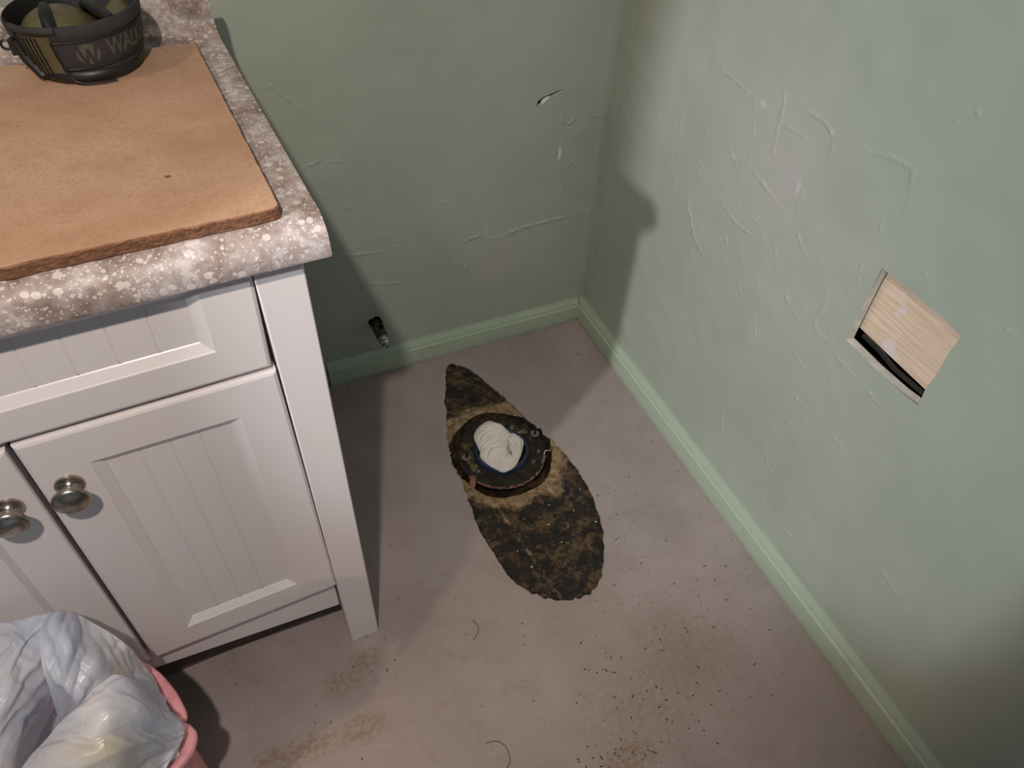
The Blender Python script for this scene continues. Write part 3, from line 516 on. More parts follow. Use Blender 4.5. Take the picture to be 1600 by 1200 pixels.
bd = obj('particle_board', V, F, [M['board'], M['board_edge']], None, fm=fm); fix(bd, 30); tag(bd, 'thick tan particle board sheet lying on the speckled countertop', 'board')

# ------------------------------------------------------------------ ear protectors on the board
EP = Vector((-.8576, -.2412, .8292)); em = empty('ear_muffs', EP); tag(em, 'charcoal padded hearing protection muffs with olive cups, standing on the tan board', 'ear muffs')
em.scale = (.9115,)*3
RX, RY = .075, .072
def ring_pt(a, k, z): return Vector((RX*k*math.cos(a), RY*k*math.sin(a), z))
def band(name, a0, a1, prof, mat, n=90, parent=em, tilt=0):
    V = []; F = []; m_ = len(prof)
    for i in range(n+1):
        a = a0+(a1-a0)*i/n
        for k, z in prof: V.append(ring_pt(a, k, z+tilt*math.cos(a-.6)))
    for i in range(n):
        for j in range(m_): F.append((i*m_+j, (i+1)*m_+j, (i+1)*m_+(j+1) % m_, i*m_+(j+1) % m_))
    F += [tuple(range(m_)), tuple(range(n*m_, (n+1)*m_))[::-1]]
    o = obj(name, V, F, mat, parent); return fix(o, 45)
D2 = math.radians
# main padded band: profile (radius factor, height), bulged with rolled rims
BPf = [(.80, .014), (.845, .011), (.87, .013), (.875, .017), (.872, .020), (.900, .024), (.925, .032), (.945, .042), (.958, .050), (.962, .053), (.985, .055), (1.0, .059), (1.0, .064), (.985, .068), (.955, .069), (.93, .066), (.91, .058), (.87, .04), (.82, .024)]
hb = band('headband', D2(-112), D2(75), BPf, M['fabric'], tilt=.004)
# stitched piping
def arc(a0, a1, k, z, n=60): return [ring_pt(a0+(a1-a0)*i/n, k, z+.004*math.cos(a0+(a1-a0)*i/n-.6)) for i in range(n+1)]
mb = MB(); mb.tube(arc(D2(-111), D2(74), .972, .052), .0011, 6); mb.tube(arc(D2(-111), D2(74), .889, .0205), .0011, 6); mb.build('piping', M['rubber'], hb)
# left ribbed olive cup
CPf = [(.80, .006), (.86, .008), (.90, .024), (.945, .044), (.965, .058), (.95, .062), (.92, .060), (.86, .03)]
cup = band('ear_cup', D2(-148), D2(-113), CPf, M['olive'], 24, tilt=.004); cup['label'] = 'ribbed olive outer ear cup'
mb = MB()
for a in (-144, -139.5, -135, -130.5, -126): mb.tube([ring_pt(D2(a), k+.010, z+.004*math.cos(D2(a)-.6)) for k, z in ((.86, .009), (.90, .024), (.945, .044), (.962, .057))], .0010, 6)
mb.build('rib', M['rubber'], cup)
# black rear frame closing the oval
RPf = [(.84, .012), (.90, .014), (.95, .03), (.985, .056), (.995, .064), (.96, .067), (.93, .06), (.88, .03)]
band('rear_frame', D2(75), D2(212), RPf, M['rubber'], 60, tilt=.004)
# upper rim over the cup
mb = MB(); mb.tube(arc(D2(-152), D2(-105), .985, .0655), .0042, 10); mb.build('rim', M['fabric'], em)
# black cushions at the base
mb = MB(); mb.tube([Vector((RX*.70*math.cos(D2(a)), RY*.76*math.sin(D2(a))-.004, .0085)) for a in range(0, 361, 10)], .0085, 12, cap=False)
mb.add([(RX*.72*math.cos(D2(a)), RY*.76*math.sin(D2(a)), .010) for a in range(0, 360, 10)], [tuple(range(36))]); mb.build('ear_cushion', M['rubber'], em)
# olive inner shells lying inside
def shell(name, c, r, mat, rot, ax):
    V = []; F = []; nu, nv = 28, 14
    Rm = Matrix.Rotation(rot, 4, ax)
    for i in range(nv+1):
        ph = (i/nv)*PI*.5
        for k in range(nu):
            th = 2*PI*k/nu; q = Vector((r[0]*math.sin(ph)*math.cos(th), r[1]*math.sin(ph)*math.sin(th), r[2]*math.cos(ph))); V.append(Rm @ q+Vector(c))
    for i in range(nv):
        for k in range(nu): F.append((i*nu+k, i*nu+(k+1) % nu, (i+1)*nu+(k+1) % nu, (i+1)*nu+k))
    o = obj(name, V, F, mat, em); fix(o, 60); sm_ = o.modifiers.new('thickness', 'SOLIDIFY'); sm_.thickness = .002; return o
i1 = shell('inner_cup', (-.020, .004, .020), (.049, .056, .046), M['olive'], .25, 'Y'); i1['label'] = 'smooth olive inner ear cup'
i2 = shell('inner_cup', (.044, .016, .020), (.024, .044, .044), M['olive'], .2, 'Y'); i2['label'] = 'smooth olive inner ear cup'
mb = MB(); mb.tube([Vector((-.024, -.046, .046)), Vector((-.026, -.030, .0575)), Vector((-.027, -.012, .0640)), Vector((-.028, .006, .0655))], [.005, .0075, .0075, .006], 14); mb.build('slot', M['rubber'], i1)
mb = MB(); mb.tube([Vector((.012, .05, .050)), Vector((.017, .02, .062)), Vector((.026, -.006, .062)), Vector((.040, -.034, .058))], [.007, .007, .007, .006], 10); mb.build('strap', M['rubber'], em)
# wire stay and small ring
mb = MB(); a = D2(-112); mb.tube([ring_pt(a, 1.0, .050), ring_pt(a, .955, .034), ring_pt(a+.03, .93, .020), ring_pt(a+.12, .93, .006), ring_pt(a+.22, .94, .0032), ring_pt(a+.34, .955, .0025), ring_pt(a+.5, .965, .0022), ring_pt(a+.62, .97, .0022), ring_pt(a+.75, .97, .0022)], .0011, 8); mb.build('wire_stay', M['rubber'], em)
mb = MB(); mb.tube([Vector((-.0765+.0050*math.cos(D2(q)), -.026, .040+.0050*math.sin(D2(q)))) for q in range(0, 361, 20)], .0014, 8, cap=False); mb.box(-.073, -.034, .030, -.068, -.022, .046); mb.build('ring_loop', M['rubber'], em)
mb = MB(); mb.tube([ring_pt(D2(-155), .99, .045), ring_pt(D2(-152), .93, .025), ring_pt(D2(-140), .88, .006)], [.005, .006, .005], 8); mb.build('hinge_arm', M['rubber'], em)
# printed mark and word wrapped round the band
def band_surface(a, hgt):      # outer face of the band at angle a and height hgt
    P_ = BPf[5:9]
    for (k0, z0), (k1, z1) in zip(P_, P_[1:]):
        if z0 <= hgt <= z1 or (k1, z1) == P_[-1]:
            return ring_pt(a, k0+(k1-k0)*(hgt-z0)/(z1-z0)+.006, hgt+.004*math.cos(a-.6))
def wrap_text(name, body, size, a_c, h_c, parent, xs=1.0):
    cu = D.curves.new(name, 'FONT'); cu.body = body; cu.size = size; cu.align_x = 'LEFT'; cu.align_y = 'CENTER'; cu.offset = size*.02; cu.resolution_u = 3
    tmp = D.objects.new(name, cu); COL.objects.link(tmp); bpy.context.view_layer.update(); dg = bpy.context.evaluated_depsgraph_get()
    me = D.meshes.new_from_object(tmp.evaluated_get(dg)); D.objects.remove(tmp)
    for v in me.vertices:
        a = a_c+v.co.x*xs/(RX*.93); v.co = band_surface(a, max(.0245, min(.0495, h_c+v.co.y)))
    me.materials.clear(); me.materials.append(M['logo']); o = D.objects.new(name, me); COL.objects.link(o); o.parent = parent; return o
wrap_text('lettering', "WALKER'S", .027, D2(-67), .0375, hb, .70)
# round badge with a W cut out of it
def in_badge(x, y):
    r = .0125
    if x*x+y*y > r*r: return False
    def seg(ax, ay, bx, by, w):
        t_ = max(0, min(1, ((x-ax)*(bx-ax)+(y-ay)*(by-ay))/((bx-ax)**2+(by-ay)**2))); return math.hypot(x-ax-t_*(bx-ax), y-ay-t_*(by-ay)) < w
    for q in ((-.0092, .0085, -.0045, -.0125), (-.0045, -.0125, 0, .0050), (0, .0050, .0045, -.0125), (.0045, -.0125, .0092, .0085)):
        if seg(*q, .0016): return False
    return True
V = []; F = []; g_ = .0006
for i in range(-22, 22):
    for j in range(-22, 22):
        if in_badge((i+.5)*g_, (j+.5)*g_):
            k = len(V); V += [band_surface(D2(-85)+x_*g_/(RX*.93), .0365+y_*g_*.95) for x_, y_ in ((i, j), (i+1, j), (i+1, j+1), (i, j+1))]; F.append((k, k+1, k+2, k+3))
obj('badge', V, F, M['logo'], hb)

# ------------------------------------------------------------------ closet flange and rag
fg = empty('closet_flange', (FC[0]+.001, FC[1]+.001, 0)); tag(fg, 'grimy black toilet flange with bolts set in the floor hole, around the white rag', 'flange')
mb = MB(); mb.lathe([(.052, .0015), (.060, .0010), (.084, -.0005), (.092, -.0015), (.0935, -.0045), (.0915, -.009), (.070, -.0095), (.056, -.006)], 72, closed=True)
o = mb.build('flange_ring', M['grimy_black'], fg, 40)
for v in o.data.vertices:
    v.co.z += .0012*math.sin(v.co.x*170)*math.cos(v.co.y*140)
mb = MB(); mb.lathe([(.0500, .0085), (.0535, .0105), (.0570, .0090), (.0600, .002), (.0600, -.040), (.0500, -.040)], 64, closed=True); o = mb.build('pipe_collar', M['blue_pipe'], fg, 40); o['label'] = 'dark blue pipe collar'
mb = MB(); mb.lathe([(.0, -.02), (.050, -.02)], 32); mb.build('pipe_plug', M['void'], fg)
# wax and grime lumps left on the ring
def lump(c, r, h, n=20, seed=0):
    q = random.Random(seed); V = [(c[0], c[1], c[2]+h)]; rings = 5
    rad = [1+.22*math.sin(3*2*PI*k/n+seed)+q.uniform(-.15, .15) for k in range(n)]
    for i in range(1, rings+1):
        f_ = i/rings
        for k in range(n):
            a = 2*PI*k/n; V.append((c[0]+r[0]*f_*rad[k]*math.cos(a), c[1]+r[1]*f_*rad[k]*math.sin(a), c[2]+h*(1-f_**2)*(1+q.uniform(-.35, .35))-.001*f_))
    F = [(0, 1+k, 1+(k+1) % n) for k in range(n)]
    for i in range(rings-1):
        for k in range(n): F.append((1+i*n+k, 1+(i+1)*n+k, 1+(i+1)*n+(k+1) % n, 1+i*n+(k+1) % n))
    return V, F
mb = MB()
for k, (a, r_, rx_, ry_, h_) in enumerate(((168, .071, .014, .020, .006), (148, .072, .012, .014, .005), (190, .070, .010, .014, .004), (70, .072, .024, .010, .006), (50, .072, .016, .012, .005), (30, .074, .014, .012, .004), (95, .072, .018, .010, .004), (12, .075, .008, .012, .003))):
    V, F = lump((r_*math.cos(D2(a)), r_*math.sin(D2(a)), .0008), (rx_, ry_), h_, seed=k); mb.add(V, F)
mb.build('wax_residue', M['wax'], fg, 60)
mb = MB()      # rusty lower lip of the ring
mb.tube([(.0915*math.cos(D2(a)), .0915*math.sin(D2(a)), -.003-.0015*math.sin(a*.6)) for a in range(200, 341, 5)], [.0024+.0008*math.sin(a*1.7) for a in range(200, 341, 5)], 8); o = mb.build('rusty_rim', M['rust'], fg); o['label'] = 'rust-crusted lower rim'
def washer(c, ro, ri, z, name, mat):
    mb = MB(); mb.lathe([(ri, z), (ri, z+.0016), (ro-.0006, z+.0018), (ro, z+.0010), (ro, z)], 36, Matrix.Translation((c[0], c[1], 0)), closed=True); return mb.build(name, mat, fg, 40)
OXY = fg.location
for wx, wy in ((-.4380, -.3217), (-.2786, -.3179)):
    c = (wx-OXY.x, wy-OXY.y); w_ = washer(c, .0095, .003, .0045, 'washer', M['zinc']); mb = MB(); mb.lathe([(.0, .0235), (.0022, .0225), (.0027, .0215), (.0027, -.002)], 14, Matrix.Translation((c[0]+.001, c[1]+.002, 0))); mb.build('bolt', M['grimy_black'], w_)
for k, (wx, wy) in enumerate(((-.4287, -.3631), (-.2915, -.3625), (-.3128, -.3826))):
    c = (wx-OXY.x, wy-OXY.y); mb = MB(); mb.lathe([(0, .0014), (.0013, .0014), (.0018, .0034), (.0035, .0036), (.0041, .0024), (.0043, .0005)], 20, Matrix.Translation((c[0], c[1], 0))); mb.build('screw', M['zinc'] if k < 2 else M['rust'], fg, 40)
# bent strap reaching out of the recess
mb = MB(); p0 = Vector((-.4491-OXY.x, -.3838-OXY.y, .0)); dr_ = Vector((-.55, -.85, 0)).normalized(); sd_ = Vector((dr_.y, -dr_.x, 0))
V = []
for s_, z_ in ((-.016, .0035), (-.006, .0040), (.002, .0025), (.010, -.004)):
    for w_ in (-1, 1):
        for th_ in (0, -.0014): V.append(p0+dr_*s_+sd_*w_*.0062+Vector((0, 0, z_+th_)))
F = []
for i in range(3):
    a = 4*i; F += [(a, a+4, a+6, a+2), (a+1, a+3, a+7, a+5), (a, a+1, a+5, a+4), (a+2, a+6, a+7, a+3)]
F += [(0, 2, 3, 1), (12, 13, 15, 14)]; mb.add(V, F); mb.build('anchor_strap', M['rust'], fg, 30)
mb = MB(); mb.tube([(.063, -.062, .001), (.074, -.052, .003), (.080, -.040, .001), (.086, -.036, .005), (.094, -.040, .004), (.100, -.032, .002)], .0017, 8); mb.build('bent_clip', M['zinc'], fg)

# rag: crumpled cloth plug
RG = Vector((-.3655, -.3195, .002)); rgp = [(-0.3613, -0.2506), (-0.3487, -0.2585), (-0.3371, -0.2758), (-0.3286, -0.3041), (-0.3148, -0.3178), (-.3125, -.332), (-0.3221, -0.3495), (-0.3375, -0.3692), (-0.3576, -0.3862), (-0.374, -.390), (-0.3887, -0.3858), (-0.4044, -0.3643), (-0.4134, -0.3378), (-.4085, -.322), (-0.4076, -0.3091), (-0.4052, -0.2808), (-0.3876, -0.2607)]
rc = Vector((-.363, -.319)); op = catmull([list(q) for q in rgp], 14); n = len(op); NR = 46; V = []; ST = []
def ridge(x, y, pl, w_, h_):
    best = 1e9; s_ = 0
    for (ax, ay), (bx, by) in zip(pl, pl[1:]):
        dx, dy = bx-ax, by-ay; L2 = dx*dx+dy*dy; t_ = max(0, min(1, ((x-ax)*dx+(y-ay)*dy)/L2)); d = math.hypot(x-ax-t_*dx, y-ay-t_*dy)
        if d < best: best = d; s_ = (x-ax)*dy-(y-ay)*dx
    return h_*math.exp(-(best/w_)**2)*(1 if s_ > 0 else .55)-(h_*.7*math.exp(-((best-w_*1.3)/(w_*.7))**2) if s_ < 0 else 0)
folds = [([(-.393, -.297), (-.375, -.290), (-.352, -.300), (-.345, -.315), (-.339, -.333)], .0035, .006), ([(-.402, -.318), (-.380, -.312), (-.366, -.310)], .003, .004),
         ([(-.340, -.268), (-.333, -.290), (-.325, -.318), (-.323, -.345), (-.335, -.366), (-.352, -.377)], .0045, .006), ([(-.366, -.365), (-.358, -.350), (-.350, -.340), (-.346, -.325)], .0025, .006),
         ([(-.385, -.268), (-.370, -.278), (-.355, -.275), (-.345, -.285)], .003, .003), ([(-.325, -.305), (-.316, -.318), (-.320, -.335)], .003, .006), ([(-.397, -.345), (-.385, -.335), (-.372, -.338)], .004, .003)]
for j in range(NR+1):
    f_ = j/NR
    for k in range(n):
        ex_, ey_ = op[k]; x = rc.x+(ex_-rc.x)*min(1, f_*1.02); y = rc.y+(ey_-rc.y)*min(1, f_*1.02)
        z = .020*math.sqrt(max(0, 1-(f_*.985)**3))+.004
        z += sum(ridge(x, y, *q) for q in folds)*min(1, (1-f_)*6)
        z += .0010*math.sin(x*430+2)*math.cos(y*390)*(1-f_)
        cr_ = math.exp(-((x+.3535)/.004)**2-((y+.350)/.014)**2); z -= .006*cr_
        if j == NR: z = -.006; x = rc.x+(ex_-rc.x)*.93; y = rc.y+(ey_-rc.y)*.93
        V.append((x, y, z)); ST.append(min(1, cr_*1.2+.35*math.exp(-((x+.385)/.012)**2-((y+.318)/.004)**2)))  # browner in the crease and along one fold
F = [(j*n+k, j*n+(k+1) % n, (j+1)*n+(k+1) % n, (j+1)*n+k) for j in range(NR) for k in range(n)]
rag = obj('rag', V, F, M['rag'], None, True); fix(rag, 80); tag(rag, 'crumpled white rag stuffed into the pipe of the toilet flange', 'rag')
a_ = rag.data.attributes.new('crease_brown', 'FLOAT', 'POINT'); a_.data.foreach_set('value', ST)

# ------------------------------------------------------------------ stop valve without its handle
vx, vz = -.521, .136; sv = empty('shutoff_valve', (vx, 0, vz)); tag(sv, 'tarnished metal water shutoff valve sticking out of the broken hole above the back baseboard', 'valve')
Ry = Matrix.Rotation(PI/2, 4, 'X')      # lathe axis -> -y
def at_(x, y, z, R=Ry): return Matrix.Translation((x, y, z)) @ R
mb = MB(); mb.lathe([(.0, -.05), (.0085, -.05), (.0085, .012), (.0075, .014), (0, .014)], 24, at_(0, 0, 0)); o = mb.build('pipe_stub', M['brass'], sv); o['label'] = 'dirty pipe stub inside the wall hole'
mb = MB(); mb.lathe([(.0, .010), (.0105, .010), (.0112, .012), (.0112, .022), (.0100, .024), (.0095, .026), (.0100, .028), (.0112, .030), (.0112, .038), (.0100, .041), (.0, .041)], 24, at_(0, 0, 0)); mb.build('valve_body', M['brass'], sv)
mb = MB(); Rz = Matrix.Translation((0, -.026, .008)) @ Matrix.Rotation(D2(12), 4, 'X'); mb.lathe([(.0088, -.004), (.0088, .007), (.0080, .0085), (.0058, .0085), (.0055, .000), (0, .000)], 24, Rz, 0); bo = mb.build('stem_socket', M['brass'], sv); bo['label'] = 'empty round stem socket'
mb = MB(); mb.lathe([(.0054, .0015), (0, .0015)], 20, Rz); mb.build('socket_shade_disc', M['void'], bo)  # dark disc puts the socket's inner shade into colour
mb = MB(); mb.lathe([(0, .040), (.0092, .040), (.0098, .042), (.0098, .047), (.0088, .049), (.0078, .050), (.0082, .052), (.0080, .055), (.0062, .0565), (.0052, .058), (.0056, .061), (.0050, .064), (.0030, .0645), (.0028, .060), (0, .060)], 24, at_(0, 0, 0)); mb.build('compression_nut', M['chrome'], sv, 40)
sv.scale = (1.12, 1.22, 1.12)

# ------------------------------------------------------------------ pink bin
rimw = [(-1.0137, -0.6538), (-0.9949, -0.6798), (-0.9795, -0.7123), (-0.9716, -0.7407), (-0.9722, -0.7486), (-0.9765, -0.7526), (-0.9700, -0.7575), (-0.964, -0.7681), (-0.9638, -0.7776), (-0.9707, -0.7923), (-0.9863, -0.8042), (-1.0027, -0.8152)]
BC = Vector((-1.070, -.765))
pol = sorted([(math.atan2(y-BC.y, x-BC.x), math.hypot(x-BC.x, y-BC.y)) for x, y in rimw])
a0_, r0_ = pol[0]; a1_, r1_ = pol[-1]; nb = 14
rest = []
for i in range(1, nb):
    f_ = i/nb; a = a1_+(a0_+2*PI-a1_)*f_; lob = .108+.006*abs(math.sin(f_*PI*3.0)); e = min(f_, 1-f_)*6; base = r1_*(1-f_)+r0_*f_
    rest.append((a, base+(lob-base)*min(1, e)))
pol = pol+rest
P2 = [Vector((BC.x+r*math.cos(a), BC.y+r*math.sin(a))) for a, r in pol]
dense = []
for i in range(len(P2)):
    q = P2[(i+1) % len(P2)]
    for s_ in range(6): dense.append(P2[i].lerp(q, s_/6))
nd = len(dense)
for _ in range(2): dense = [dense[i]*.5+dense[i-1]*.25+dense[(i+1) % nd]*.25 for i in range(nd)]
bn = empty('waste_bin', (0, 0, 0)); tag(bn, 'pink plastic waste bin with a lobed rim standing on the floor before the cabinet', 'bin')
def rings(levels):
    V = []; F = []
    for k_, z in levels: V += [(BC.x+(p_.x-BC.x)*k_, BC.y+(p_.y-BC.y)*k_, z) for p_ in dense]
    L = len(levels)
    for j in range(L-1):
        for i in range(nd): F.append((j*nd+i, j*nd+(i+1) % nd, (j+1)*nd+(i+1) % nd, (j+1)*nd+i))
    return V, F
V, F = rings([(.72, .003), (.73, .0), (.75, .004), (.785, .08), (.80, .18), (.815, .238), (.800, .238), (.785, .18), (.77, .08), (.75, .008)]); F.append(tuple(range(nd))); F.append(tuple(9*nd+i for i in range(nd))); o = obj('bucket', V, F, M['pink'], bn); fix(o, 50)
V, F = rings([(.80, .246), (.84, .256), (.92, .2605), (.98, .2600), (.998, .2575), (1.004, .2545), (1.0, .2520), (.98, .2545), (.92, .2560), (.85, .2500), (.81, .236)]); o = obj('rim', V, F, M['pink'], bn); fix(o, 60)

# ------------------------------------------------------------------ bag liner: crumpled film folds
SHL = [[[-1.1562, -0.6421, 0.416], [-1.1118, -0.6392, 0.408], [-1.086, -0.6424, 0.41], [-1.0583, -0.6531, 0.42]], [[-1.1521, -0.6755, 0.42], [-1.1057, -0.6734, 0.42], [-1.0817, -0.6761, 0.42], [-1.0679, -0.6721, 0.4]], [[-1.1492, -0.7188, 0.42], [-1.1041, -0.7246, 0.42], [-1.0892, -0.7157, 0.4], [-1.0788, -0.6989, 0.35]], [[-1.1553, -0.7611, 0.4], [-1.1154, -0.7623, 0.39], [-1.1088, -0.7375, 0.35], [-1.1085, -0.681, 0.27]], [[-1.1752, -0.7996, 0.35], [-1.135, -0.8026, 0.34], [-1.1347, -0.7551, 0.3], [-1.1505, -0.6735, 0.2]]]
SHA = [[[-1.0602, -0.6523, 0.42], [-1.0644, -0.6809, 0.43], [-1.0621, -0.7189, 0.43], [-1.0665, -0.7327, 0.4], [-1.0805, -0.7354, 0.34], [-1.0974, -0.7249, 0.28]], [[-1.0493, -0.6499, 0.41], [-1.038, -0.7047, 0.44], [-1.0429, -0.7299, 0.42], [-1.0445, -0.7457, 0.4], [-1.0597, -0.7408, 0.34], [-1.0708, -0.7435, 0.3]], [[-1.0312, -0.6597, 0.4], [-1.0242, -0.7036, 0.41], [-1.0226, -0.7299, 0.4], [-1.0271, -0.741, 0.37], [-1.034, -0.7407, 0.33], [-1.0412, -0.7489, 0.3]], [[-1.0125, -0.6763, 0.38], [-1.0117, -0.6977, 0.37], [-1.0097, -0.7211, 0.35], [-1.0105, -0.7357, 0.33], [-1.0135, -0.7419, 0.3], [-1.0137, -0.7537, 0.28]], [[-1.0018, -0.6859, 0.35], [-1.0042, -0.6941, 0.32], [-0.9995, -0.7161, 0.3], [-0.9956, -0.7339, 0.29], [-0.994, -0.7451, 0.28], [-0.9905, -0.7524, 0.27]], [[-1.0079, -0.6706, 0.3], [-1.0026, -0.6826, 0.27], [-0.9949, -0.7098, 0.27], [-0.9896, -0.7302, 0.27], [-0.9857, -0.7481, 0.27], [-0.9875, -0.7516, 0.26]]]
SHB = [[[-1.036, -0.7475, 0.39], [-1.0186, -0.7469, 0.405], [-1.003, -0.7435, 0.405], [-0.9938, -0.746, 0.395], [-0.989, -0.7497, 0.36], [-0.9851, -0.7544, 0.33], [-0.978, -0.755, 0.3], [-0.9733, -0.7638, 0.285]], [[-1.0515, -0.7598, 0.39], [-1.0251, -0.7706, 0.415], [-1.0058, -0.7742, 0.42], [-0.991, -0.7725, 0.4], [-0.9835, -0.7745, 0.37], [-0.9804, -0.7752, 0.33], [-0.9752, -0.7739, 0.3], [-0.9703, -0.7744, 0.285]], [[-1.0761, -0.7693, 0.38], [-1.0392, -0.7894, 0.41], [-1.0131, -0.8012, 0.42], [-0.9962, -0.8012, 0.4], [-0.9871, -0.8012, 0.37], [-0.9822, -0.7927, 0.33], [-0.979, -0.7895, 0.3], [-0.9745, -0.7863, 0.285]], [[-1.0975, -0.7798, 0.37], [-1.0603, -0.8026, 0.4], [-1.0288, -0.8197, 0.41], [-1.0068, -0.8228, 0.39], [-1.0004, -0.8125, 0.35], [-0.9929, -0.806, 0.32], [-0.9925, -0.8, 0.29], [-0.9887, -0.8023, 0.285]], [[-1.1268, -0.7991, 0.36], [-1.0904, -0.8207, 0.38], [-1.0514, -0.8378, 0.38], [-1.0238, -0.8444, 0.36], [-1.0178, -0.8354, 0.33], [-1.0137, -0.8254, 0.3], [-1.0083, -0.8263, 0.29], [-1.0069, -0.8282, 0.28]], [[-1.1723, -0.8142, 0.33], [-1.1228, -0.8384, 0.34], [-1.0777, -0.8583, 0.34], [-1.0467, -0.8637, 0.33], [-1.035, -0.8579, 0.31], [-1.0285, -0.852, 0.3], [-1.0302, -0.8496, 0.28], [-1.0283, -0.8513, 0.27]]]
def resample(rows, nu, nv):
    A = np.array(rows); 
    def cm(A, n):
        m_ = len(A); out = []
        for q in range(n):
            f_ = q/(n-1)*(m_-1); i = min(int(f_), m_-2); t_ = f_-i
            a, b, c, d = A[max(i-1, 0)], A[i], A[i+1], A[min(i+2, m_-1)]
            out.append(.5*((2*b)+(c-a)*t_+(2*a-5*b+4*c-d)*t_**2+(3*b-a-3*c+d)*t_**3))
        return np.array(out)
    return cm(cm(A, nu).transpose(1, 0, 2), nv).transpose(1, 0, 2)
bg = empty('bag_liner', (BC.x, BC.y, .25)); tag(bg, 'thin translucent white plastic bag spilling out of the pink waste bin', 'bag')
def film(name, rows, seed, amp=.004, ypt=None):
    G = resample(rows, 110, 110); nu, nv, _ = G.shape; du = np.gradient(G, axis=0); dv = np.gradient(G, axis=1); N = np.cross(du, dv); N /= np.linalg.norm(N, axis=2, keepdims=True)+1e-9
    u, v = np.meshgrid(np.linspace(0, 1, nu), np.linspace(0, 1, nv), indexing='ij')
    w = smooth_noise(u*1.2+v*.35, v*.5+seed, 6, seed)*.8+.45*(1-2*np.abs(smooth_noise(u*1.5+v*.8, v*.4+3, 7, seed+1)))+.25*smooth_noise(u*1.3-v*.5+2, v*.3+2, 16, seed+2)
    fine = .10*(1-2*np.abs(smooth_noise(u*3+v*2, v*.6, 12, seed+4)))
    env = np.minimum(1, np.minimum(np.minimum(u, 1-u), np.minimum(v, 1-v))*8+.25)
    G = G+N*((w*.8+fine*.4)*amp*env)[..., None]; G -= np.array([BC.x, BC.y, .25])
    lim = -.010
    Wd = G+np.array([BC.x, BC.y, .25]); ly = -(Wd[..., 0]-CX)*sa+(Wd[..., 1]-CY)*ca; over = np.maximum(0, ly-lim); G[..., 0] += over*sa; G[..., 1] -= over*ca
    V = G.reshape(-1, 3); F = [(i*nv+j, (i+1)*nv+j, (i+1)*nv+j+1, i*nv+j+1) for i in range(nu-1) for j in range(nv-1)]
    o = obj(name, V.tolist(), F, M['bag'], bg, True); at = o.data.attributes.new('yellow', 'FLOAT', 'POINT')
    yl = np.zeros(nu*nv)
    for (yx, yy, yr) in (ypt or []): yl = np.maximum(yl, np.exp(-((u-yx)**2+((v-yy)*.6)**2)/yr**2).ravel())
    at.data.foreach_set('value', yl.astype(np.float32)); return o
film('rear_fold', SHL, 2, .005)
film('middle_fold', SHA, 5, .005, [(.62, .45, .12)])
film('front_fold', SHB, 9, .004, [(.55, .35, .12), (.75, .42, .15)])
# the part of the bag hanging inside and over the rim
V, F = rings([(.86, .262), (.82, .268), (.77, .262), (.74, .24), (.72, .16), (.64, .05), (.0, .03)])
V2 = []
for i, (x, y, z) in enumerate(V):
    k = i % nd; j = i//nd; a = k/nd*2*PI; wv_ = .0025*math.sin(a*17+j)+.0015*math.sin(a*31+2*j); s_ = 1+wv_/.11
    V2.append(((x-BC.x)*s_, (y-BC.y)*s_, z-.25))
F2 = F
o = obj('liner_sleeve', V2, F2, M['bag'], bg, True)

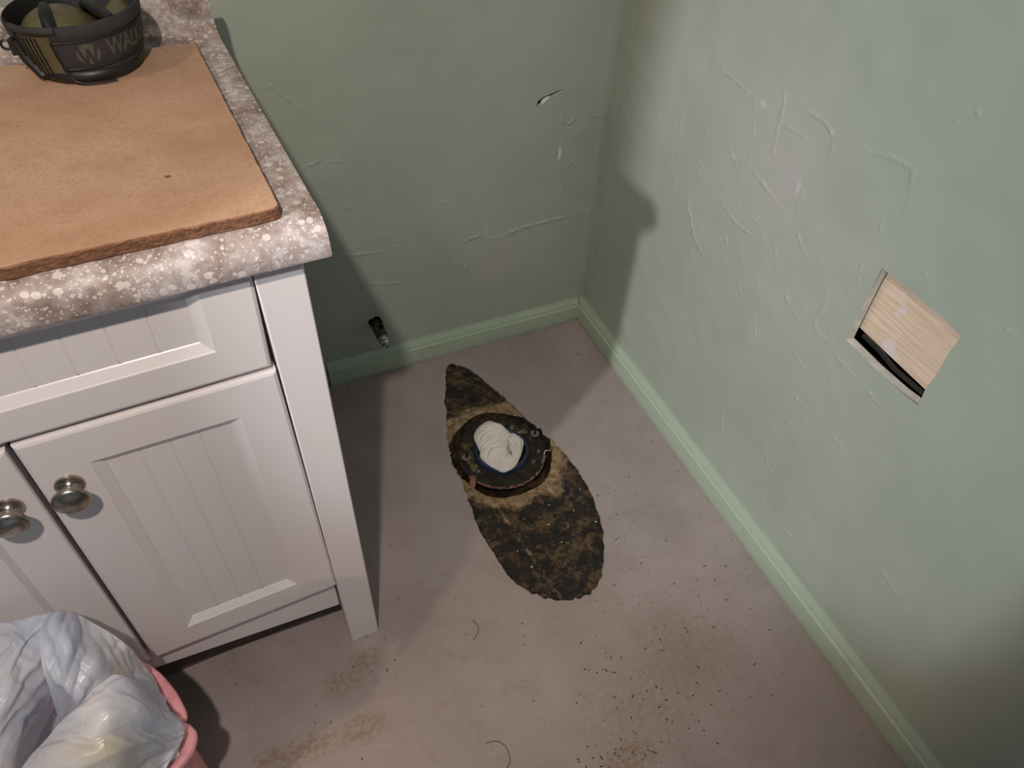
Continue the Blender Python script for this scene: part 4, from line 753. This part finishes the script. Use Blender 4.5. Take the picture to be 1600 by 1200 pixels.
# ------------------------------------------------------------------ debris on the floor
mb = MB()
def crumb(x, y, s):
    a = rs.uniform(0, 6.28); e_ = rs.uniform(1, 3); c, d = math.cos(a), math.sin(a); P_ = [(-s*e_, -s), (s*e_, -s*.6), (s*e_*.7, s), (-s*e_*.6, s*.8)]
    V = [(x+p*c-q*d, y+p*d+q*c, .0002) for p, q in P_]+[(x, y, .0003+s*.9)]; mb.add(V, [(0, 1, 4), (1, 2, 4), (2, 3, 4), (3, 0, 4), (3, 2, 1, 0)])
cl = [(-.42, -.955, .05, .02, 70), (-.30, -.86, .08, .06, 110), (-.22, -.62, .05, .07, 60), (-.27, -.74, .10, .05, 45), (-.44, -.93, .03, .02, 30), (-.15, -.80, .06, .08, 25), (-.75, -.66, .05, .03, 22), (-.5, -.75, .15, .12, 40), (-.06, -.40, .02, .2, 16), (-.3, -.03, .2, .01, 14), (-.86, -.75, .06, .03, 15)]
for x, y, sx, sy, n_ in cl:
    for _ in range(n_):
        px, py = rs.gauss(x, sx), rs.gauss(y, sy)
        if py > -.022 or px > rwx(py)-.02 or inside(np.array([px]), np.array([py]), OV)[0] or math.hypot(px-BC.x, py-BC.y) < .14: continue
        crumb(px, py, rs.choice((.0004, .0005, .0007, .0011)))
o = mb.build('dirt_crumbs', M['crumb'], None, None); tag(o, 'fine dark dirt crumbs scattered over the grey floor', 'dirt', kind='stuff')
mb = MB()
for x, y, s in ((-.262, -.56, .0022), (-.318, -.55, .0020), (-.35, -.53, .0024), (-.345, -.575, .0020), (-.42, -.60, .0026), (-.33, -.49, .0016), (-.30, -.60, .0014), (-.39, -.50, .0012), (-.36, -.62, .0014), (-.43, -.56, .0014), (-.29, -.52, .0014), (-.255, -.48, .0015)):
    V, F = lump((x, y, -.0015), (s, s*.7), s*.7, 8, seed=int(-x*999)); mb.add(V, F)
o = mb.build('plaster_bits', M['white_paint'], None, None); tag(o, 'tiny white plaster bits lying on the dark bare patch of subfloor', 'debris', kind='stuff')
def catmull3(P, k):
    o = []; n = len(P)
    for i in range(n-1):
        a, b, c, d = P[max(i-1, 0)], P[i], P[i+1], P[min(i+2, n-1)]
        for s in range(k):
            t_ = s/k; o.append(.5*((2*b)+(c-a)*t_+(2*a-5*b+4*c-d)*t_**2+(3*b-a-3*c+d)*t_**3))
    return o+[P[-1]]
hz = [([(-.560, -.655), (-.556, -.668), (-.560, -.680), (-.572, -.688)], 'short curled dark hair on the floor between the cabinet leg and the bare oval'),
      ([(-.617, -.848), (-.600, -.852), (-.590, -.866), (-.592, -.885), (-.602, -.893)], 'long curved dark hair on the floor in front of the bare oval')]
for P_, lb in hz:
    mb = MB(); C3 = [Vector((x, y, .0009+.0006*math.sin(i*2))) for i, (x, y) in enumerate(P_)]; C3 = [Vector(q) for q in catmull3(C3, 8)]; mb.tube(C3, .0005, 6); o = mb.build('hair_strand', M['crumb'], None); tag(o, lb, 'hair')
